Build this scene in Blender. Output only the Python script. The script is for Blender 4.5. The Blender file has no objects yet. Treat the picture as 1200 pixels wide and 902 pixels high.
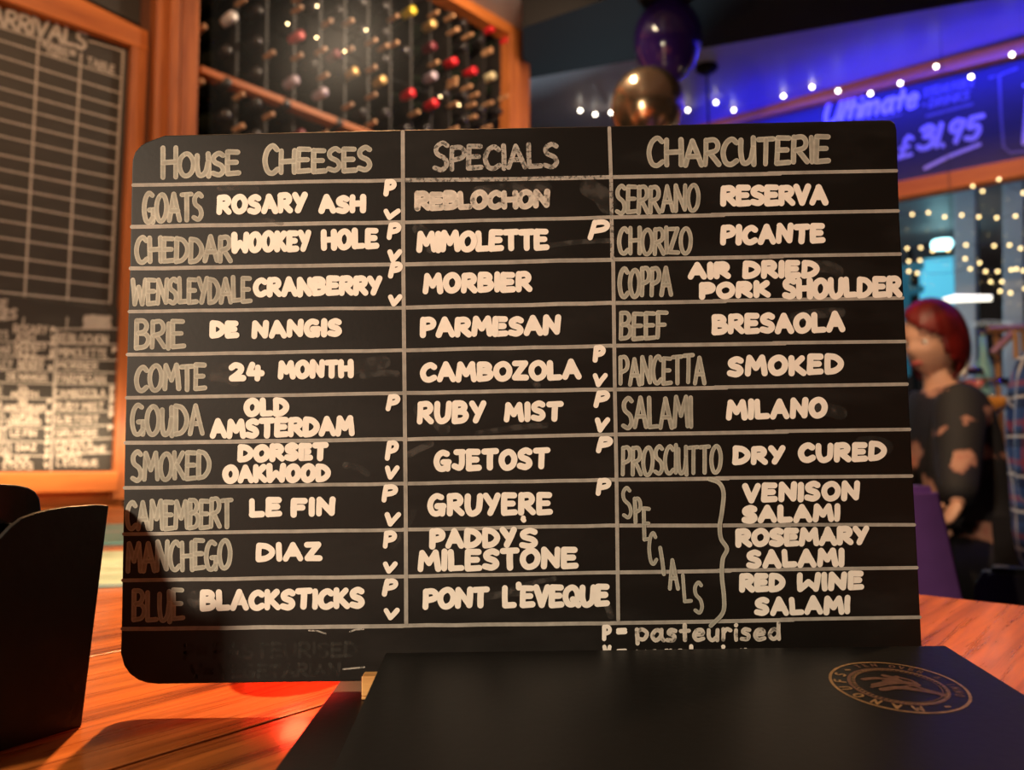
import bpy, bmesh, math, random
from mathutils import Vector, Matrix, Euler

random.seed(7)
scene = bpy.context.scene
COL = scene.collection
R = math.radians

# ------------------------------------------------------------------ camera
H = 1.185                       # eye height above the floor (pub-height table at 1.05)
F = 900.0                       # focal length for a 1200 px wide frame
cam_data = bpy.data.cameras.new('camera')
cam = bpy.data.objects.new('camera', cam_data)
COL.objects.link(cam)
cam_data.sensor_width = 36.0
cam_data.lens = 36.0 * F / 1200.0
cam_data.clip_start = 0.01
cam.location = (0, 0, H)
CAMROT = (Matrix.Rotation(R(90 + 4.5), 3, 'X') @ Matrix.Rotation(R(-0.75), 3, 'Z'))
cam.rotation_euler = CAMROT.to_euler()
cam_data.dof.use_dof = True
cam_data.dof.focus_distance = 0.405
cam_data.dof.aperture_fstop = 7.5
scene.camera = cam

# ------------------------------------------------------------------ look
scene.view_settings.view_transform = 'Standard'
scene.view_settings.look = 'None'
scene.view_settings.exposure = 0.0
scene.view_settings.gamma = 1.0
scene.view_settings.use_curve_mapping = False
world = bpy.data.worlds.new('night')
scene.world = world
world.use_nodes = True
world.node_tree.nodes['Background'].inputs[0].default_value = (0.010, 0.008, 0.007, 1)
world.node_tree.nodes['Background'].inputs[1].default_value = 1.0

# ------------------------------------------------------------------ lights
def look(o, target):
    d = Vector(target) - o.location
    o.rotation_euler = d.to_track_quat('-Z', 'Y').to_euler()

def light(name, kind, loc, power, color, size=0.1, target=None, size_y=None, spot=60, blend=0.6):
    l = bpy.data.lights.new(name, kind)
    l.energy = power
    l.color = color
    if kind == 'AREA':
        l.size = size
        if size_y:
            l.shape = 'RECTANGLE'
            l.size_y = size_y
    elif kind == 'SPOT':
        l.shadow_soft_size = size
        l.spot_size = R(spot)
        l.spot_blend = blend
    else:
        l.shadow_soft_size = size
    o = bpy.data.objects.new(name, l)
    COL.objects.link(o)
    o.location = loc
    if target is not None:
        look(o, target)
    return o

WARM = (1.0, 0.66, 0.38)
WARM2 = (1.0, 0.50, 0.20)
BLUE = (0.006, 0.012, 1.0)
# lamp over the table, front left of the board: lights the board's face
light('pendant_glow_front', 'AREA', (-1.15, -0.45, H + 0.36), 31, (1.0, 0.78, 0.56), 0.09, (0.0, 0.41, H - 0.05))
# warm lamp behind the board that lights the table top and throws its shadow forward
light('pendant_glow_table', 'SPOT', (-0.30, 1.30, H + 1.25), 270, WARM2, 0.03, (-0.2, 0.45, 1.05), spot=60)
light('pendant_glow_right', 'SPOT', (1.3, 1.0, H + 1.35), 34, (1.0, 0.58, 0.30), 0.05, (0.5, 0.55, 1.05), spot=60)
# left wall wash and two added fills
light('sign_rail_fill', 'SPOT', (1.15, 2.0, H + 1.66), 42, WARM2, 0.012, (1.85, 3.55, H + 1.22), spot=46)  # unseen warm fill added to brighten the sign's timber rails
light('wall_wash', 'SPOT', (-0.45, 1.0, H + 1.45), 31, (1.0, 0.58, 0.28), 0.08, (-1.15, 1.85, H + 0.25), spot=100)
light('ledge_fill', 'AREA', (-1.08, 1.66, H + 0.05), 3.6, (1.0, 0.74, 0.45), 1.1, (-1.22, 1.80, H - 0.03), 0.03)  # unseen strip fill added to brighten the ledge and lower board
# lamp under the ceiling in front of the wine rack; its glow shows in the rack's pane
light('rack_wash', 'AREA', (0.13, 2.34, H + 1.66), 12, (1.0, 0.76, 0.52), 0.14, (-0.35, 2.75, H + 1.1))
light('ceiling_glow', 'POINT', (0.35, 2.75, H + 1.05), 2.8, WARM, 0.012)
# customers' table
light('dining_lamp', 'SPOT', (0.75, 1.45, H + 1.35), 75, WARM, 0.012, (1.40, 2.5, H - 0.1), spot=62)
light('outer_post_fill', 'POINT', (0.9, 4.75, H + 0.5), 110, (0.55, 0.82, 1.0), 0.1)  # unseen cool fill added outside to brighten the window posts

# ------------------------------------------------------------------ helpers
def tag(o, label=None, cat=None, group=None, kind=None):
    if label: o['label'] = label
    if cat: o['category'] = cat
    if group: o['group'] = group
    if kind: o['kind'] = kind
    return o

def empty(name, loc=(0, 0, 0), rz=0.0):
    o = bpy.data.objects.new(name, None)
    COL.objects.link(o)
    o.location = loc
    o.rotation_euler = (0, 0, rz)
    o.empty_display_size = 0.02
    return o

def link_mesh(name, me, mat=None, parent=None):
    o = bpy.data.objects.new(name, me)
    COL.objects.link(o)
    if mat is not None:
        me.materials.append(mat)
    if parent is not None:
        o.parent = parent
        o.matrix_parent_inverse = parent_inv(parent)
    return o

def parent_inv(p):
    m = Matrix.Identity(4)
    chain = []
    q = p
    while q is not None:
        chain.append(q)
        q = q.parent
    for q in reversed(chain):
        m = m @ (q.matrix_parent_inverse if q.parent else Matrix.Identity(4)) @ \
            (Matrix.Translation(q.location) @ q.rotation_euler.to_matrix().to_4x4() @ Matrix.Diagonal(q.scale).to_4x4())
    return m.inverted()

def from_bm(name, bm, mat=None, parent=None, smooth=False):
    me = bpy.data.meshes.new(name)
    bmesh.ops.recalc_face_normals(bm, faces=bm.faces)
    if smooth:
        for f in bm.faces: f.smooth = True
    bm.to_mesh(me)
    bm.free()
    return link_mesh(name, me, mat, parent)

def add_box(bm, lo, hi, mtx=None):
    vs = []
    for x in (lo[0], hi[0]):
        for y in (lo[1], hi[1]):
            for z in (lo[2], hi[2]):
                v = Vector((x, y, z))
                if mtx is not None: v = mtx @ v
                vs.append(bm.verts.new(v))
    for idx in ((0, 1, 3, 2), (4, 6, 7, 5), (0, 4, 5, 1), (2, 3, 7, 6), (0, 2, 6, 4), (1, 5, 7, 3)):
        bm.faces.new([vs[i] for i in idx])

def box(name, lo, hi, mat, parent=None, mtx=None, bevel=0.0):
    bm = bmesh.new()
    add_box(bm, lo, hi, mtx)
    if bevel:
        bmesh.ops.bevel(bm, geom=list(bm.edges), offset=bevel, segments=2, affect='EDGES', profile=0.5)
    return from_bm(name, bm, mat, parent)

def add_tube(bm, pts, r, seg=10, radii=None, caps=True):
    pts = [Vector(p) for p in pts]
    rings = []
    up = Vector((0, 0, 1))
    for i, p in enumerate(pts):
        a = pts[max(i - 1, 0)]; b = pts[min(i + 1, len(pts) - 1)]
        t = (b - a).normalized()
        ref = up if abs(t.dot(up)) < 0.95 else Vector((1, 0, 0))
        n = t.cross(ref).normalized(); m = t.cross(n).normalized()
        rr = radii[i] if radii else r
        rings.append([bm.verts.new(p + n * rr * math.cos(2 * math.pi * k / seg) + m * rr * math.sin(2 * math.pi * k / seg)) for k in range(seg)])
    for a, b in zip(rings, rings[1:]):
        for k in range(seg):
            bm.faces.new((a[k], a[(k + 1) % seg], b[(k + 1) % seg], b[k]))
    if caps:
        bm.faces.new(rings[0][::-1]); bm.faces.new(rings[-1])

def tube(name, pts, r, mat, parent=None, seg=10, radii=None, smooth=True):
    bm = bmesh.new()
    add_tube(bm, pts, r, seg, radii)
    return from_bm(name, bm, mat, parent, smooth)

def add_lathe(bm, prof, seg=20, mtx=None, close=False):
    rings = []
    for r, z in prof:
        ring = []
        if r < 1e-6:
            v = Vector((0, 0, z))
            ring = [bm.verts.new(mtx @ v if mtx is not None else v)]
        else:
            for k in range(seg):
                v = Vector((r * math.cos(2 * math.pi * k / seg), r * math.sin(2 * math.pi * k / seg), z))
                ring.append(bm.verts.new(mtx @ v if mtx is not None else v))
        rings.append(ring)
    for a, b in zip(rings, rings[1:]):
        if len(a) == 1 and len(b) == 1: continue
        for k in range(seg):
            k2 = (k + 1) % seg
            if len(a) == 1: bm.faces.new((a[0], b[k2], b[k]))
            elif len(b) == 1: bm.faces.new((a[k], a[k2], b[0]))
            else: bm.faces.new((a[k], a[k2], b[k2], b[k]))

def lathe(name, prof, mat, parent=None, seg=20, mtx=None):
    bm = bmesh.new()
    add_lathe(bm, prof, seg, mtx)
    return from_bm(name, bm, mat, parent, True)

# ------------------------------------------------------------------ materials
def nodes(name):
    m = bpy.data.materials.new(name)
    m.use_nodes = True
    nt = m.node_tree
    return m, nt, nt.nodes['Principled BSDF']

def mat(name, c, rough=0.6, metal=0.0, var=0.12, scale=30.0, bump=0.0, spec=0.5, emit=None, estr=0.0, coat=0.0):
    m, nt, b = nodes(name)
    N, L = nt.nodes, nt.links
    tc = N.new('ShaderNodeTexCoord')
    nz = N.new('ShaderNodeTexNoise'); nz.inputs['Scale'].default_value = scale; nz.inputs['Detail'].default_value = 5
    L.new(tc.outputs['Object'], nz.inputs['Vector'])
    rp = N.new('ShaderNodeValToRGB')
    rp.color_ramp.elements[0].position = 0.3; rp.color_ramp.elements[1].position = 0.7
    rp.color_ramp.elements[0].color = (c[0] * (1 - var), c[1] * (1 - var), c[2] * (1 - var), 1)
    rp.color_ramp.elements[1].color = (min(c[0] * (1 + var), 1), min(c[1] * (1 + var), 1), min(c[2] * (1 + var), 1), 1)
    L.new(nz.outputs['Fac'], rp.inputs['Fac'])
    L.new(rp.outputs['Color'], b.inputs['Base Color'])
    b.inputs['Roughness'].default_value = rough
    b.inputs['Metallic'].default_value = metal
    b.inputs['Specular IOR Level'].default_value = spec
    b.inputs['Coat Weight'].default_value = coat
    if bump:
        bp = N.new('ShaderNodeBump'); bp.inputs['Strength'].default_value = bump; bp.inputs['Distance'].default_value = 0.002
        L.new(nz.outputs['Fac'], bp.inputs['Height']); L.new(bp.outputs['Normal'], b.inputs['Normal'])
    if emit:
        b.inputs['Emission Color'].default_value = (*emit, 1)
        b.inputs['Emission Strength'].default_value = estr
    return m

def wood_mat(name, c_lo, c_hi, rough=0.35, axis=(0.669, 0.743, 0), stretch=14.0, scale=5.0, spec=0.5, bump=0.25, coat=0.0):
    """timber grain running along axis"""
    m, nt, b = nodes(name)
    N, L = nt.nodes, nt.links
    geo = N.new('ShaderNodeNewGeometry')
    info = N.new('ShaderNodeObjectInfo')
    ax = Vector(axis).normalized()
    q = ax.to_track_quat('X', 'Z').inverted().to_euler()
    mp = N.new('ShaderNodeMapping'); mp.vector_type = 'POINT'
    mp.inputs['Rotation'].default_value = q
    L.new(geo.outputs['Position'], mp.inputs['Vector'])
    mp2 = N.new('ShaderNodeMapping'); mp2.inputs['Scale'].default_value = (1.0, stretch, stretch)
    L.new(mp.outputs['Vector'], mp2.inputs['Vector'])
    off = N.new('ShaderNodeVectorMath'); off.operation = 'ADD'
    ml = N.new('ShaderNodeMath'); ml.operation = 'MULTIPLY'; ml.inputs[1].default_value = 37.0
    L.new(info.outputs['Random'], ml.inputs[0])
    L.new(mp2.outputs['Vector'], off.inputs[0]); L.new(ml.outputs[0], off.inputs[1])
    n1 = N.new('ShaderNodeTexNoise'); n1.inputs['Scale'].default_value = scale; n1.inputs['Detail'].default_value = 8
    n1.inputs['Roughness'].default_value = 0.65; n1.inputs['Distortion'].default_value = 0.6
    L.new(off.outputs[0], n1.inputs['Vector'])
    n2 = N.new('ShaderNodeTexNoise'); n2.inputs['Scale'].default_value = scale * 0.35; n2.inputs['Detail'].default_value = 3
    L.new(off.outputs[0], n2.inputs['Vector'])
    mx = N.new('ShaderNodeMath'); mx.operation = 'MULTIPLY_ADD'; mx.inputs[1].default_value = 0.5
    L.new(n2.outputs['Fac'], mx.inputs[0])
    hl = N.new('ShaderNodeMath'); hl.operation = 'MULTIPLY'; hl.inputs[1].default_value = 0.5
    L.new(n1.outputs['Fac'], hl.inputs[0]); L.new(hl.outputs[0], mx.inputs[2])
    rp = N.new('ShaderNodeValToRGB')
    e = rp.color_ramp.elements
    e[0].position = 0.36; e[0].color = (*c_lo, 1)
    e[1].position = 0.62; e[1].color = (*c_hi, 1)
    L.new(mx.outputs[0], rp.inputs['Fac'])
    L.new(rp.outputs['Color'], b.inputs['Base Color'])
    rr = N.new('ShaderNodeMapRange'); rr.inputs['To Min'].default_value = rough * 0.75; rr.inputs['To Max'].default_value = rough * 1.3
    L.new(n1.outputs['Fac'], rr.inputs['Value']); L.new(rr.outputs[0], b.inputs['Roughness'])
    b.inputs['Specular IOR Level'].default_value = spec
    b.inputs['Coat Weight'].default_value = coat
    b.inputs['Coat Roughness'].default_value = 0.12
    bp = N.new('ShaderNodeBump'); bp.inputs['Strength'].default_value = bump; bp.inputs['Distance'].default_value = 0.001
    L.new(n1.outputs['Fac'], bp.inputs['Height']); L.new(bp.outputs['Normal'], b.inputs['Normal'])
    return m

def paint_mat(name, c, edge=1.25, centre=0.85, grain=0.15, scale=260.0, cover=1.0, holes=0.0):
    """marker paint; UV.x runs across the stroke, its rim dries a little denser than the middle"""
    m, nt, b = nodes(name)
    N, L = nt.nodes, nt.links
    uv = N.new('ShaderNodeTexCoord')
    sp = N.new('ShaderNodeSeparateXYZ'); L.new(uv.outputs['UV'], sp.inputs[0])
    ab = N.new('ShaderNodeMath'); ab.operation = 'MULTIPLY_ADD'; ab.inputs[1].default_value = 2; ab.inputs[2].default_value = -1
    L.new(sp.outputs['X'], ab.inputs[0])
    a2 = N.new('ShaderNodeMath'); a2.operation = 'ABSOLUTE'; L.new(ab.outputs[0], a2.inputs[0])
    pw = N.new('ShaderNodeMath'); pw.operation = 'POWER'; pw.inputs[1].default_value = 2.5; L.new(a2.outputs[0], pw.inputs[0])
    mr = N.new('ShaderNodeMapRange'); mr.inputs['To Min'].default_value = centre; mr.inputs['To Max'].default_value = edge
    L.new(pw.outputs[0], mr.inputs['Value'])
    nz = N.new('ShaderNodeTexNoise'); nz.inputs['Scale'].default_value = scale; nz.inputs['Detail'].default_value = 4
    L.new(uv.outputs['Object'], nz.inputs['Vector'])
    n2 = N.new('ShaderNodeTexNoise'); n2.inputs['Scale'].default_value = scale * 0.15; n2.inputs['Detail'].default_value = 2
    L.new(uv.outputs['Object'], n2.inputs['Vector'])
    ad = N.new('ShaderNodeMath'); ad.operation = 'ADD'; L.new(nz.outputs['Fac'], ad.inputs[0]); L.new(n2.outputs['Fac'], ad.inputs[1])
    g = N.new('ShaderNodeMapRange'); g.inputs['From Min'].default_value = 0.6; g.inputs['From Max'].default_value = 1.4
    g.inputs['To Min'].default_value = 1 - grain; g.inputs['To Max'].default_value = 1 + grain
    L.new(ad.outputs[0], g.inputs['Value'])
    mu = N.new('ShaderNodeMath'); mu.operation = 'MULTIPLY'; L.new(mr.outputs[0], mu.inputs[0]); L.new(g.outputs[0], mu.inputs[1])
    vm = N.new('ShaderNodeVectorMath'); vm.operation = 'SCALE'; vm.inputs[0].default_value = c
    L.new(mu.outputs[0], vm.inputs['Scale'])
    L.new(vm.outputs[0], b.inputs['Base Color'])
    b.inputs['Roughness'].default_value = 0.75
    b.inputs['Specular IOR Level'].default_value = 0.2
    if holes > 0 or cover < 1:
        # worn paint lets the board show through
        a = N.new('ShaderNodeMapRange'); a.inputs['From Min'].default_value = holes; a.inputs['From Max'].default_value = holes + 0.06
        a.inputs['To Min'].default_value = cover * 0.45; a.inputs['To Max'].default_value = cover
        L.new(nz.outputs['Fac'], a.inputs['Value'])
        L.new(a.outputs[0], b.inputs['Alpha'])
    return m

# chalkboard lacquer: black, faintly wiped
def board_mat(name, c, rough=0.42, smear=0.5, spec=0.5):
    m, nt, b = nodes(name)
    N, L = nt.nodes, nt.links
    tc = N.new('ShaderNodeTexCoord')
    mp = N.new('ShaderNodeMapping'); mp.inputs['Scale'].default_value = (9, 9, 26)
    mp.inputs['Rotation'].default_value = (0, R(8), 0)
    L.new(tc.outputs['Object'], mp.inputs['Vector'])
    n = N.new('ShaderNodeTexNoise'); n.inputs['Scale'].default_value = 1.2; n.inputs['Detail'].default_value = 7; n.inputs['Roughness'].default_value = 0.6
    L.new(mp.outputs[0], n.inputs['Vector'])
    fine = N.new('ShaderNodeTexNoise'); fine.inputs['Scale'].default_value = 500; fine.inputs['Detail'].default_value = 2
    L.new(tc.outputs['Object'], fine.inputs['Vector'])
    rp = N.new('ShaderNodeValToRGB')
    e = rp.color_ramp.elements
    e[0].position = 0.48; e[0].color = (*c, 1)
    e[1].position = 0.80; e[1].color = (c[0] + 0.03 * smear, c[1] + 0.028 * smear, c[2] + 0.026 * smear, 1)
    L.new(n.outputs['Fac'], rp.inputs['Fac'])
    L.new(rp.outputs[0], b.inputs['Base Color'])
    rr = N.new('ShaderNodeMapRange'); rr.inputs['To Min'].default_value = rough; rr.inputs['To Max'].default_value = rough + 0.2
    L.new(n.outputs['Fac'], rr.inputs['Value']); L.new(rr.outputs[0], b.inputs['Roughness'])
    b.inputs['Specular IOR Level'].default_value = spec
    bp = N.new('ShaderNodeBump'); bp.inputs['Strength'].default_value = 0.12; bp.inputs['Distance'].default_value = 0.0003
    L.new(fine.outputs['Fac'], bp.inputs['Height']); L.new(bp.outputs['Normal'], b.inputs['Normal'])
    return m

M = {}
M['board'] = board_mat('chalkboard_lacquer', (0.0046, 0.0036, 0.0027), 0.45, 0.35, 0.33)
M['wallboard'] = board_mat('wall_chalkboard', (0.028, 0.024, 0.021), 0.5, 0.6, 0.5)
M['cream'] = paint_mat('cream_marker', (0.85, 0.81, 0.73), 1.0, 1.0, 0.06)
M['grey'] = paint_mat('thin_grey_marker', (0.37, 0.37, 0.315), 1.3, 0.85, 0.25)
M['rule'] = paint_mat('grey_ruled_marker', (0.34, 0.325, 0.29), 1.1, 0.95, 0.25)
M['worn'] = paint_mat('worn_grey_marker', (0.36, 0.345, 0.31), 1.2, 0.9, 0.3, 420, 0.95, 0.42)
M['worn_cream'] = paint_mat('worn_cream_marker', (0.60, 0.56, 0.49), 1.1, 0.9, 0.3, 300, 0.95, 0.36)
M['ghost'] = paint_mat('wiped_chalk', (0.05, 0.047, 0.042), 0.8, 1.1, 0.6, 120, 0.32, 0.45)
M['ghost2'] = paint_mat('wiped_chalk_light', (0.12, 0.11, 0.10), 0.8, 1.1, 0.6, 160, 0.30, 0.5)
M['wallchalk'] = paint_mat('wall_chalk', (0.62, 0.55, 0.48), 1.0, 1.0, 0.1)
M['wallgrey'] = paint_mat('wall_chalk_grey', (0.42, 0.38, 0.34), 1.0, 1.0, 0.15)
M['signchalk'] = paint_mat('sign_chalk', (0.75, 0.75, 0.8), 1.0, 1.0, 0.1)
M['signgrey'] = paint_mat('sign_chalk_grey', (0.22, 0.22, 0.26), 1.0, 1.0, 0.1)
M['gold'] = mat('antique_gold_print', (0.38, 0.22, 0.09), 0.45, 0.4, 0.3, 300)
M['copper'] = mat('copper_print', (0.16, 0.075, 0.045), 0.5, 0.3, 0.3, 300)
M['table'] = wood_mat('varnished_pine', (0.085, 0.012, 0.003), (0.54, 0.155, 0.026), 0.28, stretch=22, scale=6, coat=0.25, bump=0.35)
M['wood_w'] = wood_mat('orange_pine_along', (0.30, 0.07, 0.012), (0.56, 0.165, 0.030), 0.5, (0.669, 0.743, 0), 10, 4)
M['wood_z'] = wood_mat('orange_pine_upright', (0.20, 0.045, 0.012), (0.50, 0.15, 0.032), 0.5, (0, 0, 1), 14, 4)
M['wood_v'] = wood_mat('orange_pine_sign', (0.6, 0.15, 0.015), (0.85, 0.27, 0.03), 0.5, (-0.79, 0.61, 0), 10, 4)
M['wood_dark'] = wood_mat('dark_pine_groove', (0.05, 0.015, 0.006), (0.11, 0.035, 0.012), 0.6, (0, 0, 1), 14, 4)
M['wood_pale'] = wood_mat('pale_pine', (0.5, 0.22, 0.06), (0.78, 0.42, 0.14), 0.5, (1, 0, 0), 12, 30)
M['black'] = mat('black_leatherette', (0.008, 0.0075, 0.007), 0.38, 0, 0.2, 400, 0.15, 0.5)
M['folder'] = mat('black_menu_card', (0.0045, 0.0038, 0.0032), 0.42, 0, 0.15, 300, 0.05, 0.3)
M['caddy'] = mat('black_stained_ply', (0.006, 0.0055, 0.005), 0.45, 0, 0.25, 90, 0.25, 0.45)

# ------------------------------------------------------------------ pixels -> rays -> points
def ray(px, py):
    d = CAMROT @ Vector(((px - 600) / F, -(py - 451) / F, -1.0))
    return d
ORI = Vector((0, 0, H))

class Plane:
    def __init__(s, p, n):
        s.p = Vector(p); s.n = Vector(n).normalized()
    def at(s, px, py, off=0.0):
        d = ray(px, py)
        t = (s.p + s.n * off - ORI).dot(s.n) / d.dot(s.n)
        return ORI + d * t

BOARD_Y = 0.405
P_BOARD = Plane((0, BOARD_Y, 0), (0, -1, 0))
WD = Vector((0.669, 0.743, 0)).normalized()        # left wall and planks run this way
WN = Vector((0.743, -0.669, 0)).normalized()       # out of the left wall into the room
W0 = Vector((-1.0, 2.0, 0))
P_WALL = Plane(W0, WN)
VD = Vector((-0.79, 0.61, 0)).normalized()
VN = Vector((-0.61, -0.79, 0)).normalized()
V0 = Vector((2.2, 3.3, 0))
P_SIGN = Plane(V0, VN)
TZ = 1.05
P_TABLE = Plane((0, 0, TZ), (0, 0, 1))
CEIL = H + 1.75

def prism_px(name, poly, plane, t0, t1, mat_, parent=None, bevel=0.0, seg=2):
    """polygon given by the photograph's points, cast on the plane's front (t1) and extruded back to t0"""
    front = [plane.at(x, y, t1) for x, y in poly]
    bm = bmesh.new()
    a = [bm.verts.new(p) for p in front]
    b = [bm.verts.new(p - plane.n * (t1 - t0)) for p in front]
    bm.faces.new(a); bm.faces.new(b[::-1])
    n = len(a)
    for i in range(n):
        j = (i + 1) % n
        bm.faces.new((a[i], b[i], b[j], a[j]))
    if bevel:
        bmesh.ops.recalc_face_normals(bm, faces=bm.faces)
        bmesh.ops.bevel(bm, geom=list(bm.edges), offset=bevel, segments=seg, affect='EDGES', profile=0.5)
    return from_bm(name, bm, mat_, parent)

# ------------------------------------------------------------------ marker strokes
def catmull(pts, n=6, closed=False):
    P = [Vector((p[0], p[1])) for p in pts]
    out = []
    m = len(P)
    rng = range(m if closed else m - 1)
    for i in rng:
        if closed:
            p0, p1, p2, p3 = P[(i - 1) % m], P[i], P[(i + 1) % m], P[(i + 2) % m]
        else:
            p1, p2 = P[i], P[i + 1]
            p0 = P[i - 1] if i > 0 else p1 * 2 - p2
            p3 = P[i + 2] if i + 2 < m else p2 * 2 - p1
        for k in range(n):
            t = k / n
            out.append(0.5 * ((2 * p1) + (p2 - p0) * t + (2 * p0 - 5 * p1 + 4 * p2 - p3) * t * t + (3 * p1 - p0 - 3 * p2 + p3) * t ** 3))
    out.append(P[0] if closed else P[-1])
    return out

class Ink:
    """collects round-ended strokes in photo points, then casts them on a plane as one thin film"""
    count = 0
    def __init__(s): s.v = []; s.f = []; s.uv = []; s.lay = []
    def stroke(s, pts, w):
        pts = [Vector((p[0], p[1])) for p in pts]
        q = [pts[0]]
        for p in pts[1:]:
            if (p - q[-1]).length > 0.02: q.append(p)
        if len(q) == 1: q.append(q[0] + Vector((0.05, 0)))
        pts = q
        Ink.count += 1
        lay = (Ink.count % 47) * 2.3e-6
        h = w / 2
        L, Rr = [], []
        n = len(pts)
        cnt = [0]
        def add(p, u, i=0):
            s.v.append(p); s.uv.append(u); s.lay.append(lay + i * 4e-7); return len(s.v) - 1
        for i, p in enumerate(pts):
            a = pts[max(i - 1, 0)]; b = pts[min(i + 1, n - 1)]
            t = (b - a); t = t.normalized() if t.length > 1e-6 else Vector((1, 0))
            nn = Vector((-t.y, t.x))
            L.append(add(p + nn * h, 1.0, i)); Rr.append(add(p - nn * h, 0.0, i))
        C = [add(p, 0.5, i) for i, p in enumerate(pts)]
        for i in range(n - 1):
            s.f.append((L[i], L[i + 1], C[i + 1], C[i]))
            s.f.append((C[i], C[i + 1], Rr[i + 1], Rr[i]))
        for end, sgn, l, r, c in ((0, -1, L[0], Rr[0], C[0]), (n - 1, 1, L[-1], Rr[-1], C[-1])):
            a = pts[max(end - 1, 0)]; b = pts[min(end + 1, n - 1)]
            t = (b - a).normalized() * sgn
            nn = Vector((-t.y, t.x))
            prev = (l if sgn == 1 else r)
            for k in range(1, 6):
                ang = math.pi * k / 6
                d = nn * math.cos(ang) + t * math.sin(ang)
                cur = add(pts[end] + d * h, 1.0, end)
                s.f.append((prev, cur, c)); prev = cur
            s.f.append((prev, (r if sgn == 1 else l), c))
    def build(s, name, plane, off, mat_, parent):
        me = bpy.data.meshes.new(name)
        if callable(plane):
            vs = [plane(p.x, p.y, off + l) for p, l in zip(s.v, s.lay)]
        else:
            vs = [plane.at(p.x, p.y, off + l) for p, l in zip(s.v, s.lay)]
        me.from_pydata(vs, [], s.f)
        uvl = me.uv_layers.new(name='UVMap')
        for poly in me.polygons:
            for li in poly.loop_indices:
                uvl.data[li].uv = (s.uv[me.loops[li].vertex_index], 0.5)
        return link_mesh(name, me, mat_, parent)

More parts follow.
